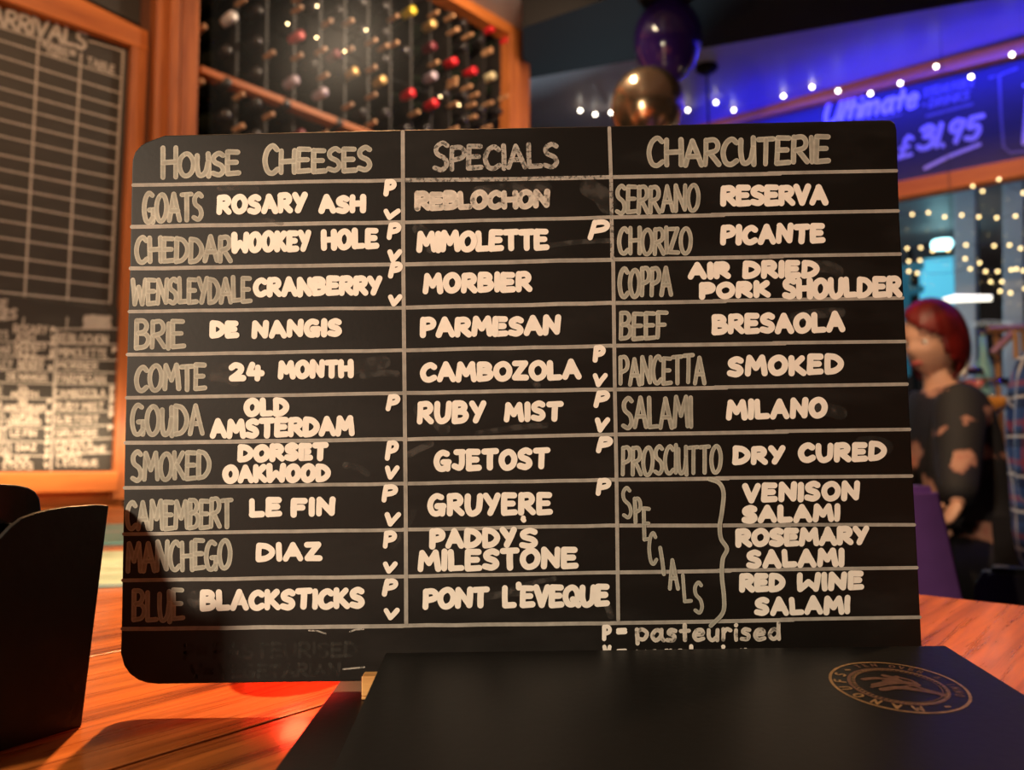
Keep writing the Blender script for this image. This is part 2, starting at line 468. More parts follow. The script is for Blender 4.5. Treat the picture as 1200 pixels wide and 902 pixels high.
# stroke alphabet: (width, strokes); 'L' = straight pieces, 'C' = curve, 'O' = closed curve
G = {
 'A': (.78, [('L', [(0, 0), (.36, 1)]), ('L', [(.36, 1), (.78, 0)]), ('L', [(.14, .36), (.64, .36)])]),
 'B': (.66, [('L', [(0, 0), (.02, 1)]), ('C', [(.02, 1), (.4, .98), (.56, .8), (.42, .6), (.1, .54)]), ('C', [(.1, .54), (.5, .5), (.66, .3), (.48, .06), (0, 0)])]),
 'C': (.66, [('C', [(.64, .86), (.42, 1), (.14, .84), (0, .48), (.12, .1), (.38, 0), (.66, .14)])]),
 'D': (.72, [('L', [(0, 0), (.02, 1)]), ('C', [(.02, 1), (.42, .92), (.7, .62), (.66, .3), (.38, .06), (0, 0)])]),
 'E': (.6, [('L', [(.02, 1), (0, 0)]), ('L', [(.02, 1), (.56, .98)]), ('L', [(.02, .52), (.48, .52)]), ('L', [(0, 0), (.6, .03)])]),
 'F': (.58, [('L', [(.02, 1), (0, 0)]), ('L', [(.02, 1), (.58, .98)]), ('L', [(.02, .5), (.46, .5)])]),
 'G': (.74, [('C', [(.62, .92), (.36, 1), (.1, .8), (0, .42), (.14, .06), (.4, 0), (.66, .16)]), ('L', [(.4, .42), (.74, .42)]), ('L', [(.70, .42), (.66, 0)])]),
 'H': (.7, [('L', [(0, 1), (0, 0)]), ('L', [(.7, 1), (.7, 0)]), ('L', [(0, .5), (.7, .52)])]),
 'I': (.04, [('L', [(.02, 1), (.02, 0)])]),
 'J': (.5, [('L', [(.1, 1), (.5, 1)]), ('C', [(.42, 1), (.44, .3), (.3, .02), (.0, .14)])]),
 'K': (.64, [('L', [(0, 1), (0, 0)]), ('L', [(.56, .98), (.06, .45)]), ('L', [(.14, .52), (.64, 0)])]),
 'L': (.56, [('L', [(0, 1), (.02, .02)]), ('L', [(.02, .02), (.56, .04)])]),
 'M': (.9, [('L', [(0, 0), (.1, 1)]), ('L', [(.1, 1), (.44, .36)]), ('L', [(.44, .36), (.78, 1)]), ('L', [(.78, 1), (.9, 0)])]),
 'N': (.72, [('L', [(0, 0), (.04, 1)]), ('L', [(.04, 1), (.66, .04)]), ('L', [(.66, .04), (.72, 1)])]),
 'O': (.76, [('O', [(.36, 1), (.08, .8), (0, .42), (.16, .06), (.42, 0), (.68, .2), (.76, .6), (.6, .92)])]),
 'P': (.6, [('L', [(.02, 1), (0, 0)]), ('C', [(.02, .98), (.4, 1), (.6, .8), (.5, .54), (.06, .42)])]),
 'Q': (.8, [('O', [(.36, 1), (.08, .8), (0, .42), (.16, .06), (.42, 0), (.68, .2), (.76, .6), (.6, .92)]), ('L', [(.46, .3), (.8, -.04)])]),
 'R': (.66, [('L', [(.02, 1), (0, 0)]), ('C', [(.02, .98), (.42, 1), (.6, .8), (.5, .56), (.08, .46)]), ('L', [(.2, .48), (.66, 0)])]),
 'S': (.6, [('C', [(.56, .9), (.34, 1), (.06, .84), (.1, .6), (.46, .42), (.56, .18), (.34, 0), (0, .08)])]),
 'T': (.7, [('L', [(0, .98), (.7, 1)]), ('L', [(.36, .98), (.34, 0)])]),
 'U': (.68, [('C', [(0, 1), (0, .4), (.14, .04), (.36, 0), (.6, .2), (.66, .6), (.68, 1)])]),
 'u': (.66, [('C', [(0, .92), (0, .45), (.1, .06), (.3, .02), (.5, .2), (.6, .6)]), ('L', [(.60, 1), (.64, -.04)])]),
 'V': (.7, [('L', [(0, 1), (.32, 0)]), ('L', [(.32, 0), (.7, 1)])]),
 'W': (1.0, [('L', [(0, 1), (.14, 0)]), ('L', [(.14, 0), (.46, .7)]), ('L', [(.46, .7), (.74, 0)]), ('L', [(.74, 0), (1, 1)])]),
 'w': (1.0, [('L', [(0, 1), (.04, 0)]), ('L', [(.04, 0), (.48, .5)]), ('L', [(.48, .5), (.9, .04)]), ('L', [(.9, .0), (1, 1)])]),
 'X': (.66, [('L', [(0, 1), (.66, 0)]), ('L', [(.66, 1), (0, 0)])]),
 'Y': (.66, [('L', [(0, 1), (.32, .48)]), ('L', [(.66, 1), (.22, 0)])]),
 'Z': (.66, [('L', [(0, 1), (.6, 1)]), ('L', [(.6, 1), (.02, .04)]), ('L', [(.02, .04), (.66, .02)])]),
 '2': (.6, [('C', [(0, .82), (.22, 1), (.5, .84), (.44, .5), (.0, .04)]), ('L', [(.0, .04), (.6, .04)])]),
 '4': (.66, [('L', [(.16, 1), (0, .4)]), ('L', [(0, .4), (.66, .38)]), ('L', [(.46, .8), (.44, 0)])]),
 '3': (.6, [('C', [(.04, .9), (.34, 1), (.54, .8), (.2, .56)]), ('C', [(.2, .56), (.6, .44), (.54, .08), (.2, 0), (0, .12)])]),
 '1': (.04, [('L', [(.04, 1), (.0, 0)])]),
 '9': (.56, [('O', [(.5, .8), (.3, 1), (.04, .84), (.06, .58), (.3, .5), (.48, .66)]), ('L', [(.54, .92), (.34, 0)])]),
 '5': (.6, [('L', [(.1, .98), (.6, 1)]), ('C', [(.1, .98), (.06, .56), (.4, .6), (.54, .34), (.36, .02), (0, .08)])]),
 '£': (.7, [('C', [(.6, .86), (.4, 1), (.24, .8), (.24, .3), (.04, 0)]), ('L', [(.04, 0), (.7, .04)]), ('L', [(.04, .46), (.5, .48)])]),
 '.': (.03, [('L', [(0, .02), (.02, .0)])]),
 '?': (.5, [('C', [(0, .84), (.26, 1), (.5, .8), (.26, .5), (.24, .32)]), ('L', [(.22, .02), (.24, .0)])]),
 "'": (.05, [('L', [(.04, 1.22), (.05, 1.05)])]),
 '-': (.3, [('L', [(0, .5), (.3, .5)])]),
 '=': (.5, [('L', [(0, .68), (.5, .72)]), ('L', [(0, .34), (.5, .38)])]),
 '&': (.7, [('C', [(.68, .1), (.2, .72), (.3, 1), (.46, .8), (.04, .26), (.2, 0), (.46, .1), (.64, .44)])]),
 # small letters (x height .62)
 'p': (.5, [('L', [(0, .66), (.02, -.2)]), ('O', [(.02, .5), (.26, .66), (.5, .42), (.34, .06), (.04, .14)])]),
 'a': (.5, [('O', [(.44, .5), (.2, .62), (0, .3), (.16, 0), (.4, .2)]), ('C', [(.46, .64), (.46, .2), (.56, 0)])]),
 's': (.4, [('C', [(.38, .58), (.16, .64), (.06, .46), (.34, .26), (.28, .02), (0, .04)])]),
 't': (.4, [('L', [(.2, .92), (.2, .04)]), ('L', [(0, .56), (.4, .58)])]),
 'e': (.46, [('C', [(.04, .32), (.42, .36), (.36, .6), (.12, .56), (0, .26), (.16, 0), (.46, .08)])]),
 'r': (.36, [('L', [(0, .64), (.02, 0)]), ('C', [(.02, .42), (.18, .64), (.36, .56)])]),
 'i': (.04, [('L', [(.02, .6), (.02, 0)]), ('L', [(.02, .9), (.03, .92)])]),
 'd': (.5, [('O', [(.42, .5), (.18, .6), (0, .28), (.16, 0), (.4, .18)]), ('L', [(.46, .98), (.46, 0)])]),
 'l': (.04, [('L', [(.14, 1), (.0, 0)])]),
 'm': (.8, [('L', [(.04, .6), (0, 0)]), ('C', [(.02, .4), (.2, .62), (.34, .5), (.34, 0)]), ('C', [(.36, .4), (.56, .62), (.72, .5), (.74, 0)])]),
 'v': (.5, [('L', [(0, .62), (.22, 0)]), ('L', [(.22, 0), (.5, .62)])]),
 'g': (.5, [('O', [(.44, .5), (.2, .62), (0, .3), (.16, .04), (.4, .2)]), ('C', [(.48, .62), (.46, -.1), (.2, -.24), (.02, -.14)])]),
 'ü': (.46, [('C', [(0, .62), (.02, .2), (.2, 0), (.4, .2)]), ('L', [(.44, .62), (.44, 0)])]),
 'n': (.46, [('L', [(0, .62), (.02, 0)]), ('C', [(.02, .4), (.24, .64), (.42, .46), (.44, 0)])]),
 'y': (.5, [('L', [(0, .62), (.24, .1)]), ('L', [(.5, .62), (.1, -.24)])]),
}

def text(ink, s, x0, x1, yt, yb, w, slope=-0.018, cap=1.0, gap=None, jit=0.03, lean=0.0, rnd=random):
    """write s into the box x0..x1, yt..yb (photo points); w is the pen width"""
    gap = gap if gap is not None else 0.26
    tot = 0
    adv = []
    for i, ch in enumerate(s):
        if ch == ' ':
            adv.append(.30); tot += .30; continue
        adv.append(G[ch][0]); tot += G[ch][0]
        if i < len(s) - 1: tot += gap
    sx = (x1 - x0 - w) / max(tot, .05)
    hh = (yb - yt - w)
    xc = (x0 + x1) / 2
    x = x0 + w / 2
    for i, ch in enumerate(s):
        if ch == ' ':
            x += adv[i] * sx; continue
        gw, st = G[ch]
        k = cap if (i == 0 and cap != 1) else 1.0
        dy = rnd.uniform(-jit, jit) * hh; ja = rnd.uniform(-jit, jit); hs = 1 + rnd.uniform(-jit, jit)
        extra = (cap - 1) * hh if i == 0 else 0
        def mp(p):
            px, py = p
            hx = x + (px + (py - .5) * (ja + lean)) * sx if True else 0
            yy = yb - w / 2 + extra * 0.25 - py * hh * k * hs + dy
            return (hx, yy + (hx - xc) * slope)
        for kind, pts in st:
            if kind == 'L':
                a, b = pts
                mid = ((a[0] + b[0]) / 2 + rnd.uniform(-.02, .02), (a[1] + b[1]) / 2)
                ink.stroke([mp(p) for p in (a, mid, b)], w * rnd.uniform(.93, 1.07))
            elif kind == 'C':
                ink.stroke([mp(p) for p in catmull(pts, 5)], w * rnd.uniform(.95, 1.05))
            else:
                ink.stroke([mp(p) for p in catmull(pts, 4, True)], w * rnd.uniform(.95, 1.05))
        x += (gw + gap) * sx
    return ink
# ================================================================== THE ROOM
def structure(o):
    o['kind'] = 'structure'; return o
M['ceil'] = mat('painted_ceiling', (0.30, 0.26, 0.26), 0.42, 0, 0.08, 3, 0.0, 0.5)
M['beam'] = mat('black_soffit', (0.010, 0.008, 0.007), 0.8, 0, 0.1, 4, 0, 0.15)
M['floor'] = mat('dark_floor', (0.03, 0.02, 0.015), 0.5, 0, 0.3, 6)
M['plaster'] = mat('dark_brown_plaster', (0.06, 0.04, 0.03), 0.7, 0, 0.15, 5)
structure(box('floor', (-5, -3.2, -0.05), (6, 8, 0), M['floor']))
structure(box('ceiling', (-5, -3.2, CEIL), (6, 8, CEIL + 0.05), M['ceil']))
def wall_frame(p0, d, n):
    """matrix: x along d, y = out along n, z up"""
    m = Matrix.Identity(4)
    m.col[0][:3] = d; m.col[1][:3] = n; m.col[2][:3] = (0, 0, 1); m.col[3][:3] = p0
    return m
MW = wall_frame(W0, WD, WN)
MV = wall_frame(V0, VD, VN)
s_end = (P_WALL.at(616, 300) - W0).dot(WD)           # far end of the left wall
structure(box('wall_left', (-4.2, -0.42, 0), (s_end, -0.30, CEIL), M['plaster'], mtx=MW))
structure(box('wall_left_lining', (-4.2, -0.30, 0), (0.12, -0.02, CEIL), M['plaster'], mtx=MW))
structure(box('wall_right', (5.6, -3.2, 0), (5.7, 6, CEIL), M['plaster']))
structure(box('wall_back', (-5, -3.2, 0), (5.7, -3.1, CEIL), M['plaster']))
# soffit box across the ceiling
def ceil_pt(px, py, z):
    return Plane((0, 0, z), (0, 0, 1)).at(px, py)
zb = H + 1.62
a1 = ceil_pt(620, 92, zb); a2 = ceil_pt(1150, 0, zb)
b1 = ceil_pt(620, 30, zb); b2 = ceil_pt(707, 0, zb)
def ext(p, q, l0, l1):
    d = (q - p).normalized(); return p - d * l0, q + d * l1
a1, a2 = ext(a1, a2, 0.03, 1.0); b1, b2 = ext(b1, b2, 0.03, 2.2)
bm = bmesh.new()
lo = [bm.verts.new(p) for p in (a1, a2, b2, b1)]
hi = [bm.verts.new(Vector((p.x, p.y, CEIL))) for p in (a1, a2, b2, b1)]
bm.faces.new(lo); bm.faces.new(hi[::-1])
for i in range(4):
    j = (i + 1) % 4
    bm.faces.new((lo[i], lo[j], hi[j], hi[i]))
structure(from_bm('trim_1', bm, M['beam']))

# ---------------------------------------------------------------- left wall: boards and timber
# skirting board of bright timber below the boards and the wall panelling below that
structure(prism_px('trim_2', [(-700, 574), (143, 574), (143, 760), (-700, 980)], P_WALL, -0.02, 0.0, M['wood_w']))
ab = empty('arrivals_chalkboard', P_WALL.at(60, 345) + WN * 0.0)
tag(ab, 'tall wall chalkboard headed ARRIVALS with an empty ruled grid, framed in orange timber', 'chalkboard')
prism_px('panel', [(-420, -105), (155.5, 54), (139, 366), (-420, 330)], P_WALL, -0.02, 0.004, M['wallboard'], ab)
prism_px('top_rail', [(-420, -150), (-420, -260), (174, 37), (174, 60), (155, 53)], P_WALL, -0.02, 0.03, M['wood_w'], ab, 0.003)
prism_px('side_rail', [(155, 53), (174, 60), (148, 585), (132, 585)], P_WALL, -0.02, 0.028, M['wood_z'], ab, 0.002)
def wall_line(parent, pts, w, m, plane=P_WALL, off=0.0052, name='ruled_line'):
    ik = Ink(); ik.stroke(pts, w); return ik.build(name, plane, off, m, parent)
Lr = [(47, 92), (66, 109.6), (85, 126), (103, 142), (121, 158), (140, 174), (159, 191), (181, 209), (198, 226), (218, 244), (236.6, 262.5), (258, 280), (278, 298), (299.5, 318), (320, 336)]
for l, r in Lr:
    xr = 143 - (r - 90) * 0.052
    wall_line(ab, [(-300, l - (r - l) / 140 * 300), (0, l), (xr, r)], 1.9, M['wallgrey'])
wall_line(ab, [(-300, -55), (4, 33), (60, 50)], 2.0, M['wallgrey'])
wall_line(ab, [(104, 48), (145, 60)], 2.0, M['wallgrey'])
wall_line(ab, [(45, 46), (38, 180), (29, 347)], 2.6, M['wallgrey'])
wall_line(ab, [(95, 63), (88, 180), (79, 351)], 2.6, M['wallgrey'])
wall_line(ab, [(144.5, 60), (138, 180), (129, 354)], 2.8, M['wallgrey'])
wall_line(ab, [(-300, 310), (0, 342), (129, 355)], 2.2, M['wallgrey'])
ik = Ink(); text(ik, 'ARRIVALS', -12, 103, 20.5, 44, 4.3, slope=.29, lean=.14, gap=.2)
ik.build('lettering', P_WALL, 0.0056, M['wallgrey'], ab)
ik = Ink(); text(ik, 'NUMBER IN', 49, 89, 53, 61, 1.6, slope=.3); text(ik, 'PARTY', 55, 80, 60, 69, 1.6, slope=.3)
ik.build('lettering', P_WALL, 0.0056, M['wallgrey'], ab)
ik = Ink(); text(ik, 'TABLE', 102, 135, 71, 82, 2.0, slope=.33)
ik.build('lettering', P_WALL, 0.0056, M['wallgrey'], ab)

cb = empty('cheese_list_chalkboard', P_WALL.at(60, 552))
tag(cb, 'wall chalkboard crowded with white cheese names, below the ARRIVALS board', 'chalkboard')
prism_px('panel', [(-420, 320), (140, 362), (133.5, 551), (-420, 556)], P_WALL, -0.02, 0.012, M['wallboard'], cb)
prism_px('ledge', [(-420, 556), (139, 552), (138, 576), (-420, 588)], P_WALL, -0.02, 0.045, M['wood_w'], cb, 0.004)
ylines = [(385.5, 385), (402, 403.5), (421, 422), (435.5, 436.5), (449.5, 450.5), (466.5, 466), (482, 482), (499.5, 498), (515.5, 513), (532.5, 530)]
for a, b in ylines:
    wall_line(cb, [(65, a), (137, b)], 1.7, M['wallgrey'], off=0.0132)
for a in (400, 417, 433.5, 448, 466, 481, 500, 516.5, 533):
    wall_line(cb, [(-200, a - 12), (0, a), (63, a + 1.5)], 1.7, M['wallgrey'], off=0.0132)
wall_line(cb, [(66, 386), (63, 470), (59.5, 550)], 3.0, M['wallgrey'], off=0.0132)
wall_line(cb, [(28, 372), (27, 381)], 1.8, M['wallgrey'], off=0.0132)
wall_line(cb, [(79, 372), (78, 384)], 1.8, M['wallgrey'], off=0.0132)
wall_line(cb, [(-60, 340), (60, 352), (133, 362)], 6, M['ghost2'], off=0.0128, name='wiped_chalk')
ik = Ink(); text(ik, 'HOUSE', -30, 9.5, 351, 363, 2.6, slope=-.02, lean=.1); ik.build('lettering', P_WALL, 0.0136, M['wallgrey'], cb)
ik = Ink(); text(ik, 'CHEESES', -42, 20.5, 364, 377, 3.0, slope=-.1, lean=.1); ik.build('lettering', P_WALL, 0.0136, M['wallgrey'], cb)
ik = Ink(); text(ik, 'SPECIALS', 97, 131, 369, 386, 5.0, slope=.04, lean=.1); ik.build('lettering', P_WALL, 0.0136, M['wallgrey'], cb)
small = [('ROSARY', 15.5, 56, 381, 391), ('ASH', 18, 41, 391.5, 400), ('WOOKEY', 16.5, 55, 401.5, 409.5), ('HOLE', 17, 44, 408.5, 417),
 ('CRAN-', 21, 54, 416.5, 425), ('BERRY', 21, 51.5, 425, 433), ('DE NANGIS', 8, 56, 437.5, 445.5), ('24', 21, 33, 452, 459), ('MONTH', 13, 45, 458.5, 465.5),
 ('OLD', 22, 32, 467.5, 474.5), ('AMSTERDAM', 5, 54, 474, 481), ('DORSET', 13, 46, 484, 490.5), ('OAKwOOD', 8, 48, 491, 498), ('LE FIN', 12, 43, 503.5, 511.5),
 ('DIAZ', 19, 43, 520.5, 528), ('BLACK', 5, 35, 534, 541.5), ('STICKS', 2, 39, 542, 549.5),
 ('REBLOCHON', 68, 127, 391.5, 403), ('MIMOLETTE', 68, 126, 408, 418.5), ('MORBIER', 67, 115, 424, 432.5), ('PARMESAN', 66, 124, 439, 448.5),
 ('CAMBOZOLA', 64, 124, 456, 465), ('RUBY MIST', 64, 122, 471.5, 480), ('GJETOST', 65, 116, 487, 495.5), ('GRUYERE', 65, 115, 503, 511),
 ("PADDY'S", 65, 108, 514.5, 521.8), ('MILESTONE', 65, 125, 522.5, 530.2), ('PONT', 67, 97, 531.5, 538.5), ("L'EVEQUE", 66, 115, 539, 546)]
for s, x0, x1, yt, yb in small:
    ik = Ink(); text(ik, s, x0, x1, yt - .4, yb + .4, 1.4, slope=.0 if yt > 440 else .03, gap=.22)
    ik.build('lettering', P_WALL, 0.0136, M['wallchalk'], cb)
frag = [('GOATS', -24, 10, 387, 397), ('CHEDDAR', -34, 14, 404, 415), ('WENSLEY', -30, 15, 420, 432), ('BRIE', -40, -8, 437, 447), ('COMTE', -28, 3, 453, 464), ('GOUDA', -30, 4, 469, 480),
 ('SMOKED', -30, 6, 484, 497), ('CAMEMBERT', -40, 9, 501, 515), ('MANCHEGO', -38, 13.5, 518, 533), ('BLUE', -36, -8, 536, 549)]
for s, x0, x1, yt, yb in frag:
    ik = Ink(); text(ik, s, x0, x1, yt, yb, 1.8, slope=.0, gap=.2)
    ik.build('lettering', P_WALL, 0.0136, M['wallgrey'], cb)
for ch, x, y in (('P', 62, 386), ('V', 62, 396), ('P', 61.5, 403), ('V', 61, 412), ('P', 60.5, 418), ('V', 59, 431), ('P', 58, 470), ('P', 57, 485), ('V', 56.5, 493), ('P', 56, 503), ('V', 55.5, 512),
                 ('P', 55.5, 519), ('V', 55, 528), ('P', 54.5, 535), ('V', 54, 545), ('P', 134, 410), ('P', 131.5, 456), ('V', 131, 463), ('P', 131, 470), ('V', 130.5, 478), ('P', 130.5, 486), ('P', 129.5, 501)):
    ik = Ink(); text(ik, ch, x - 2.8, x + 2.8, y - 3.4, y + 3.4, 2.1)
    ik.build('lettering', P_WALL, 0.0136, M['wallchalk'], cb)

# dark board above the timber rail
db = prism_px('upper_chalkboard', [(-420, -262), (-420, -800), (190, -300), (190, 42)], P_WALL, -0.02, 0.004, M['wallboard'])
tag(db, 'dark board above the ARRIVALS board, mostly out of the picture', 'chalkboard')

# built-up timber post: four planks and a recessed dark groove
tp = empty('timber_post', P_WALL.at(205, 560))
tag(tp, 'tall built-up orange timber post between the ARRIVALS board and the wine rack', 'post')
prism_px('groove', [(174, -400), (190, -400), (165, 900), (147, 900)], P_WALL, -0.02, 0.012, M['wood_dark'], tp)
for xa, xb, t in ((189, 202.5, 0.05), (206, 215, 0.062), (219, 237, 0.05)):
    prism_px('plank', [(xa + 3, -400), (xb + 6, -400), (xb - 22, 900), (xa - 24, 900)], P_WALL, -0.02, t, M['wood_z'], tp, 0.002)

# ---------------------------------------------------------------- wine rack
rk = empty('wine_rack', P_WALL.at(420, 500))
tag(rk, 'tall timber-framed wine rack with rows of pegs in the dark opening', 'wine rack')
M['rackback'] = mat('rack_back_panel', (0.02, 0.015, 0.012), 0.6, 0, 0.2, 5)
sA = (P_WALL.at(236, 300) - W0).dot(WD)
box('back_panel', (sA, -0.30, 0.6), (s_end - 0.02, -0.285, CEIL - 0.02), M['rackback'], rk, MW)
def rail(poly, name, t=0.05, m='wood_w'):
    return prism_px(name, poly, P_WALL, -0.03, t, M[m], rk, 0.003)
rail([(598, 30), (621, 26), (621, 560), (598, 560)], 'frame_upright', 0.035, 'wood_z')
rail([(300, -190), (300, -130), (598, 40), (621, 27), (588, 0)], 'top_rail', 0.035)
rail([(236, 76), (236, 84.5), (620, 231), (620, 224)], 'cross_rail', 0.02)
M['metal'] = mat('dull_steel', (0.25, 0.23, 0.2), 0.4, 0.9, 0.1, 40)
M['peg'] = wood_mat('wooden_peg', (0.35, 0.17, 0.08), (0.55, 0.3, 0.15), 0.5, (0, 0, 1), 4, 30)
M['glassb'] = mat('dark_bottle_glass', (0.012, 0.016, 0.010), 0.12, 0, 0.3, 12, 0, 0.6)
caps = {
 'red': mat('red_foil', (0.75, 0.02, 0.03), 0.35, 0.25, 0.1, 20), 'yellow': mat('yellow_foil', (0.85, 0.62, 0.05), 0.4, 0.2, 0.1, 20),
 'cream': mat('cream_foil', (0.75, 0.62, 0.36), 0.4, 0.2, 0.1, 20), 'white': mat('white_foil', (0.85, 0.8, 0.76), 0.4, 0.2, 0.1, 20),
 'gold': mat('gold_foil', (0.75, 0.48, 0.18), 0.35, 0.5, 0.1, 20), 'pink': mat('pink_foil', (0.7, 0.14, 0.14), 0.4, 0.2, 0.1, 20),
 'lilac': mat('lilac_foil', (0.45, 0.36, 0.42), 0.4, 0.2, 0.1, 20), 'black': mat('black_foil', (0.03, 0.025, 0.025), 0.3, 0.3, 0.1, 20),
 'wine': mat('wine_red_foil', (0.16, 0.02, 0.03), 0.4, 0.2, 0.1, 20)}
mp_, nt_, b_0 = nodes('dusty_rack_glass')
N_, L_ = nt_.nodes, nt_.links
t_ = N_.new('ShaderNodeBsdfTransparent'); g_ = N_.new('ShaderNodeBsdfGlossy'); g_.inputs['Roughness'].default_value = 0.40
x_ = N_.new('ShaderNodeMixShader'); x_.inputs[0].default_value = 0.005
L_.new(t_.outputs[0], x_.inputs[1]); L_.new(g_.outputs[0], x_.inputs[2]); L_.new(x_.outputs[0], N_['Material Output'].inputs['Surface'])
box('glass_pane', (sA, 0.030, 0.6), (s_end - 0.05, 0.033, CEIL - 0.02), mp_, rk, MW)
# bottles lie with their necks towards the room
prof_body = [(0, 0), (.033, .003), (.037, .012), (.037, .17), (.034, .195), (.018, .225), (.0145, .24), (.0145, .262)]
prof_cap = [(.0150, .0), (.0160, .002), (.0165, .045), (.0160, .055), (.0140, .058), (0, .0582)]
bmm = {}
def me_lathe(name, prof, seg=16):
    bm = bmesh.new(); add_lathe(bm, prof, seg)
    me = bpy.data.meshes.new(name); bmesh.ops.recalc_face_normals(bm, faces=bm.faces)
    for f in bm.faces: f.smooth = True
    bm.to_mesh(me); bm.free(); return me
body_me = me_lathe('bottle_body', prof_body); body_me.materials.append(M['glassb'])
cap_me = {}
for k, m_ in caps.items():
    cm = me_lathe('foil_cap_' + k, prof_cap); cm.materials.append(m_); cap_me[k] = cm
NECK = 0.02            # neck ends stand this far in front of the wall line
rotW = WN.to_track_quat('Z', 'Y').to_euler()
placed = []
ORD = ['first', 'second', 'third', 'fourth', 'fifth', 'sixth', 'seventh', 'eighth', 'ninth', 'tenth', 'eleventh', 'twelfth', 'thirteenth', 'fourteenth', 'fifteenth', 'sixteenth', 'seventeenth', 'eighteenth']
def bottle(s, z, kind, label, group='bottles lying in the wine rack'):
    root = bpy.data.objects.new('wine_bottle', None); COL.objects.link(root)
    # the root stands at the bottle's base at the back
    root.location = W0 + WD * s + Vector((0, 0, z)) + WN * (NECK - 0.29)
    root.rotation_euler = rotW
    tag(root, label, 'bottle', group)
    b = bpy.data.objects.new('bottle_body', body_me); COL.objects.link(b); b.parent = root
    c = bpy.data.objects.new('foil_cap', cap_me[kind]); COL.objects.link(c); c.parent = root; c.location = (0, 0, 0.232)
    placed.append((s, z))
    return root
PN = Plane(W0 + WN * NECK, WN)
def sz(px, py):
    p = PN.at(px, py); return (p - W0).dot(WD), p.z
bright = [(274, 18, 'white', 'white-capped wine bottle near the timber post, top left of the rack'),
 (353, 40, 'pink', 'wine bottle with a dusty pink cap, left part of the rack'),
 (347, 93, 'lilac', 'wine bottle with a lilac-grey cap just above the cross rail'),
 (381, 107, 'lilac', 'wine bottle with a lilac-grey cap at the cross rail, right of its lilac twin'),
 (396, 62, 'wine', 'wine bottle with a wine-red and pink cap in the middle of the rack'),
 (417, 83, 'gold', 'gold-capped wine bottle in the middle of the rack, beside a single peg'),
 (485, 11, 'yellow', 'bright yellow-capped wine bottle high in the rack'),
 (509, 27, 'gold', 'gold-capped wine bottle right below the yellow-capped one'),
 (509, 53, 'wine', 'wine bottle with a dull red cap below the gold cap'),
 (450, 93, 'gold', 'gold-capped wine bottle left of the two low red caps'),
 (534, 71, 'red', 'wine bottle with a bright red cap, the highest of the middle reds'),
 (557, 82, 'red', 'wine bottle with a bright red cap directly left of the cream caps'),
 (579, 88, 'cream', 'wine bottle with a cream cap, left one of the two cream caps'),
 (600, 99, 'cream', 'wine bottle with a cream cap beside the right upright of the rack'),
 (484, 108, 'red', 'wine bottle with a bright red cap, lowest left of the reds'),
 (511, 120, 'red', 'wine bottle with a bright red cap, lowest right of the reds'),
 (578, 32, 'red', 'wine bottle with a deep red cap under the top rail'),
 (597, 47, 'red', 'wine bottle with a deep red cap in the top right corner of the rack'),
 (510, 88, 'lilac', 'wine bottle with a pale mauve cap right of the gold cap'),
 (355, 156, 'wine', 'wine bottle with a dull red cap just over the cheese board edge')]
for px, py, k, lab in bright:
    s, z = sz(px, py); bottle(s, z, k, lab, None if False else 'bottles with coloured caps in the wine rack')
step = 0.098
cols = int((s_end - sA) / step)
rows = 9
zt = CEIL - 0.09
pegs = []
for i in range(cols):
    s = sA + 0.06 + i * step
    # steel strip behind each column
    box('rack_strip', (s + 0.045, -0.285, 0.65), (s + 0.053, -0.02, CEIL - 0.03), M['rackback'], rk, MW)
    for j in range(rows):
        z = zt - j * step - (0.03 if i % 2 else 0)
        if all(math.hypot(s - a, z - b) > 0.079 for a, b in placed):
            bottle(s, z, 'black', 'black-capped wine bottle in the %s column from the timber post, %s from the ceiling' % (ORD[i], ORD[j]), 'black-capped bottles in the wine rack')
        pegs.append((s + 0.049, z - 0.02)); 
peg_me = bpy.data.meshes.new('peg')
bm = bmesh.new(); add_lathe(bm, [(0, 0), (.0085, 0), (.0085, .05), (.006, .053), (0, .053)], 10)
bmesh.ops.recalc_face_normals(bm, faces=bm.faces); bm.to_mesh(peg_me); bm.free(); peg_me.materials.append(M['peg'])
inv = parent_inv(rk)
def peg(s, z):
    if any(math.hypot(s - a, z - b) < 0.047 for a, b in placed): return
    o = bpy.data.objects.new('peg', peg_me); COL.objects.link(o)
    o.parent = rk; o.matrix_parent_inverse = inv
    o.location = W0 + WD * s + Vector((0, 0, z)) + WN * (-0.03); o.rotation_euler = rotW
for px, py in ((240, 31), (237, 95), (316, 25), (388, 24), (381, 57), (383, 92), (315, 125), (353, 8), (423, 40), (506, 14), (505, 45), (455, 19), (454, 53), (553, 40), (506, 80), (553, 70), (552, 101), (551, 130), (576, 60), (453, 121), (504, 140), (535, 98), (577, 120), (558, 136), (560, 110), (575, 148), (537, 34), (532, 18), (597, 130)):
    s, z = sz(px, py); peg(s, z)
for s, z in pegs: 
    if random.random() < 0.55: peg(s, z)
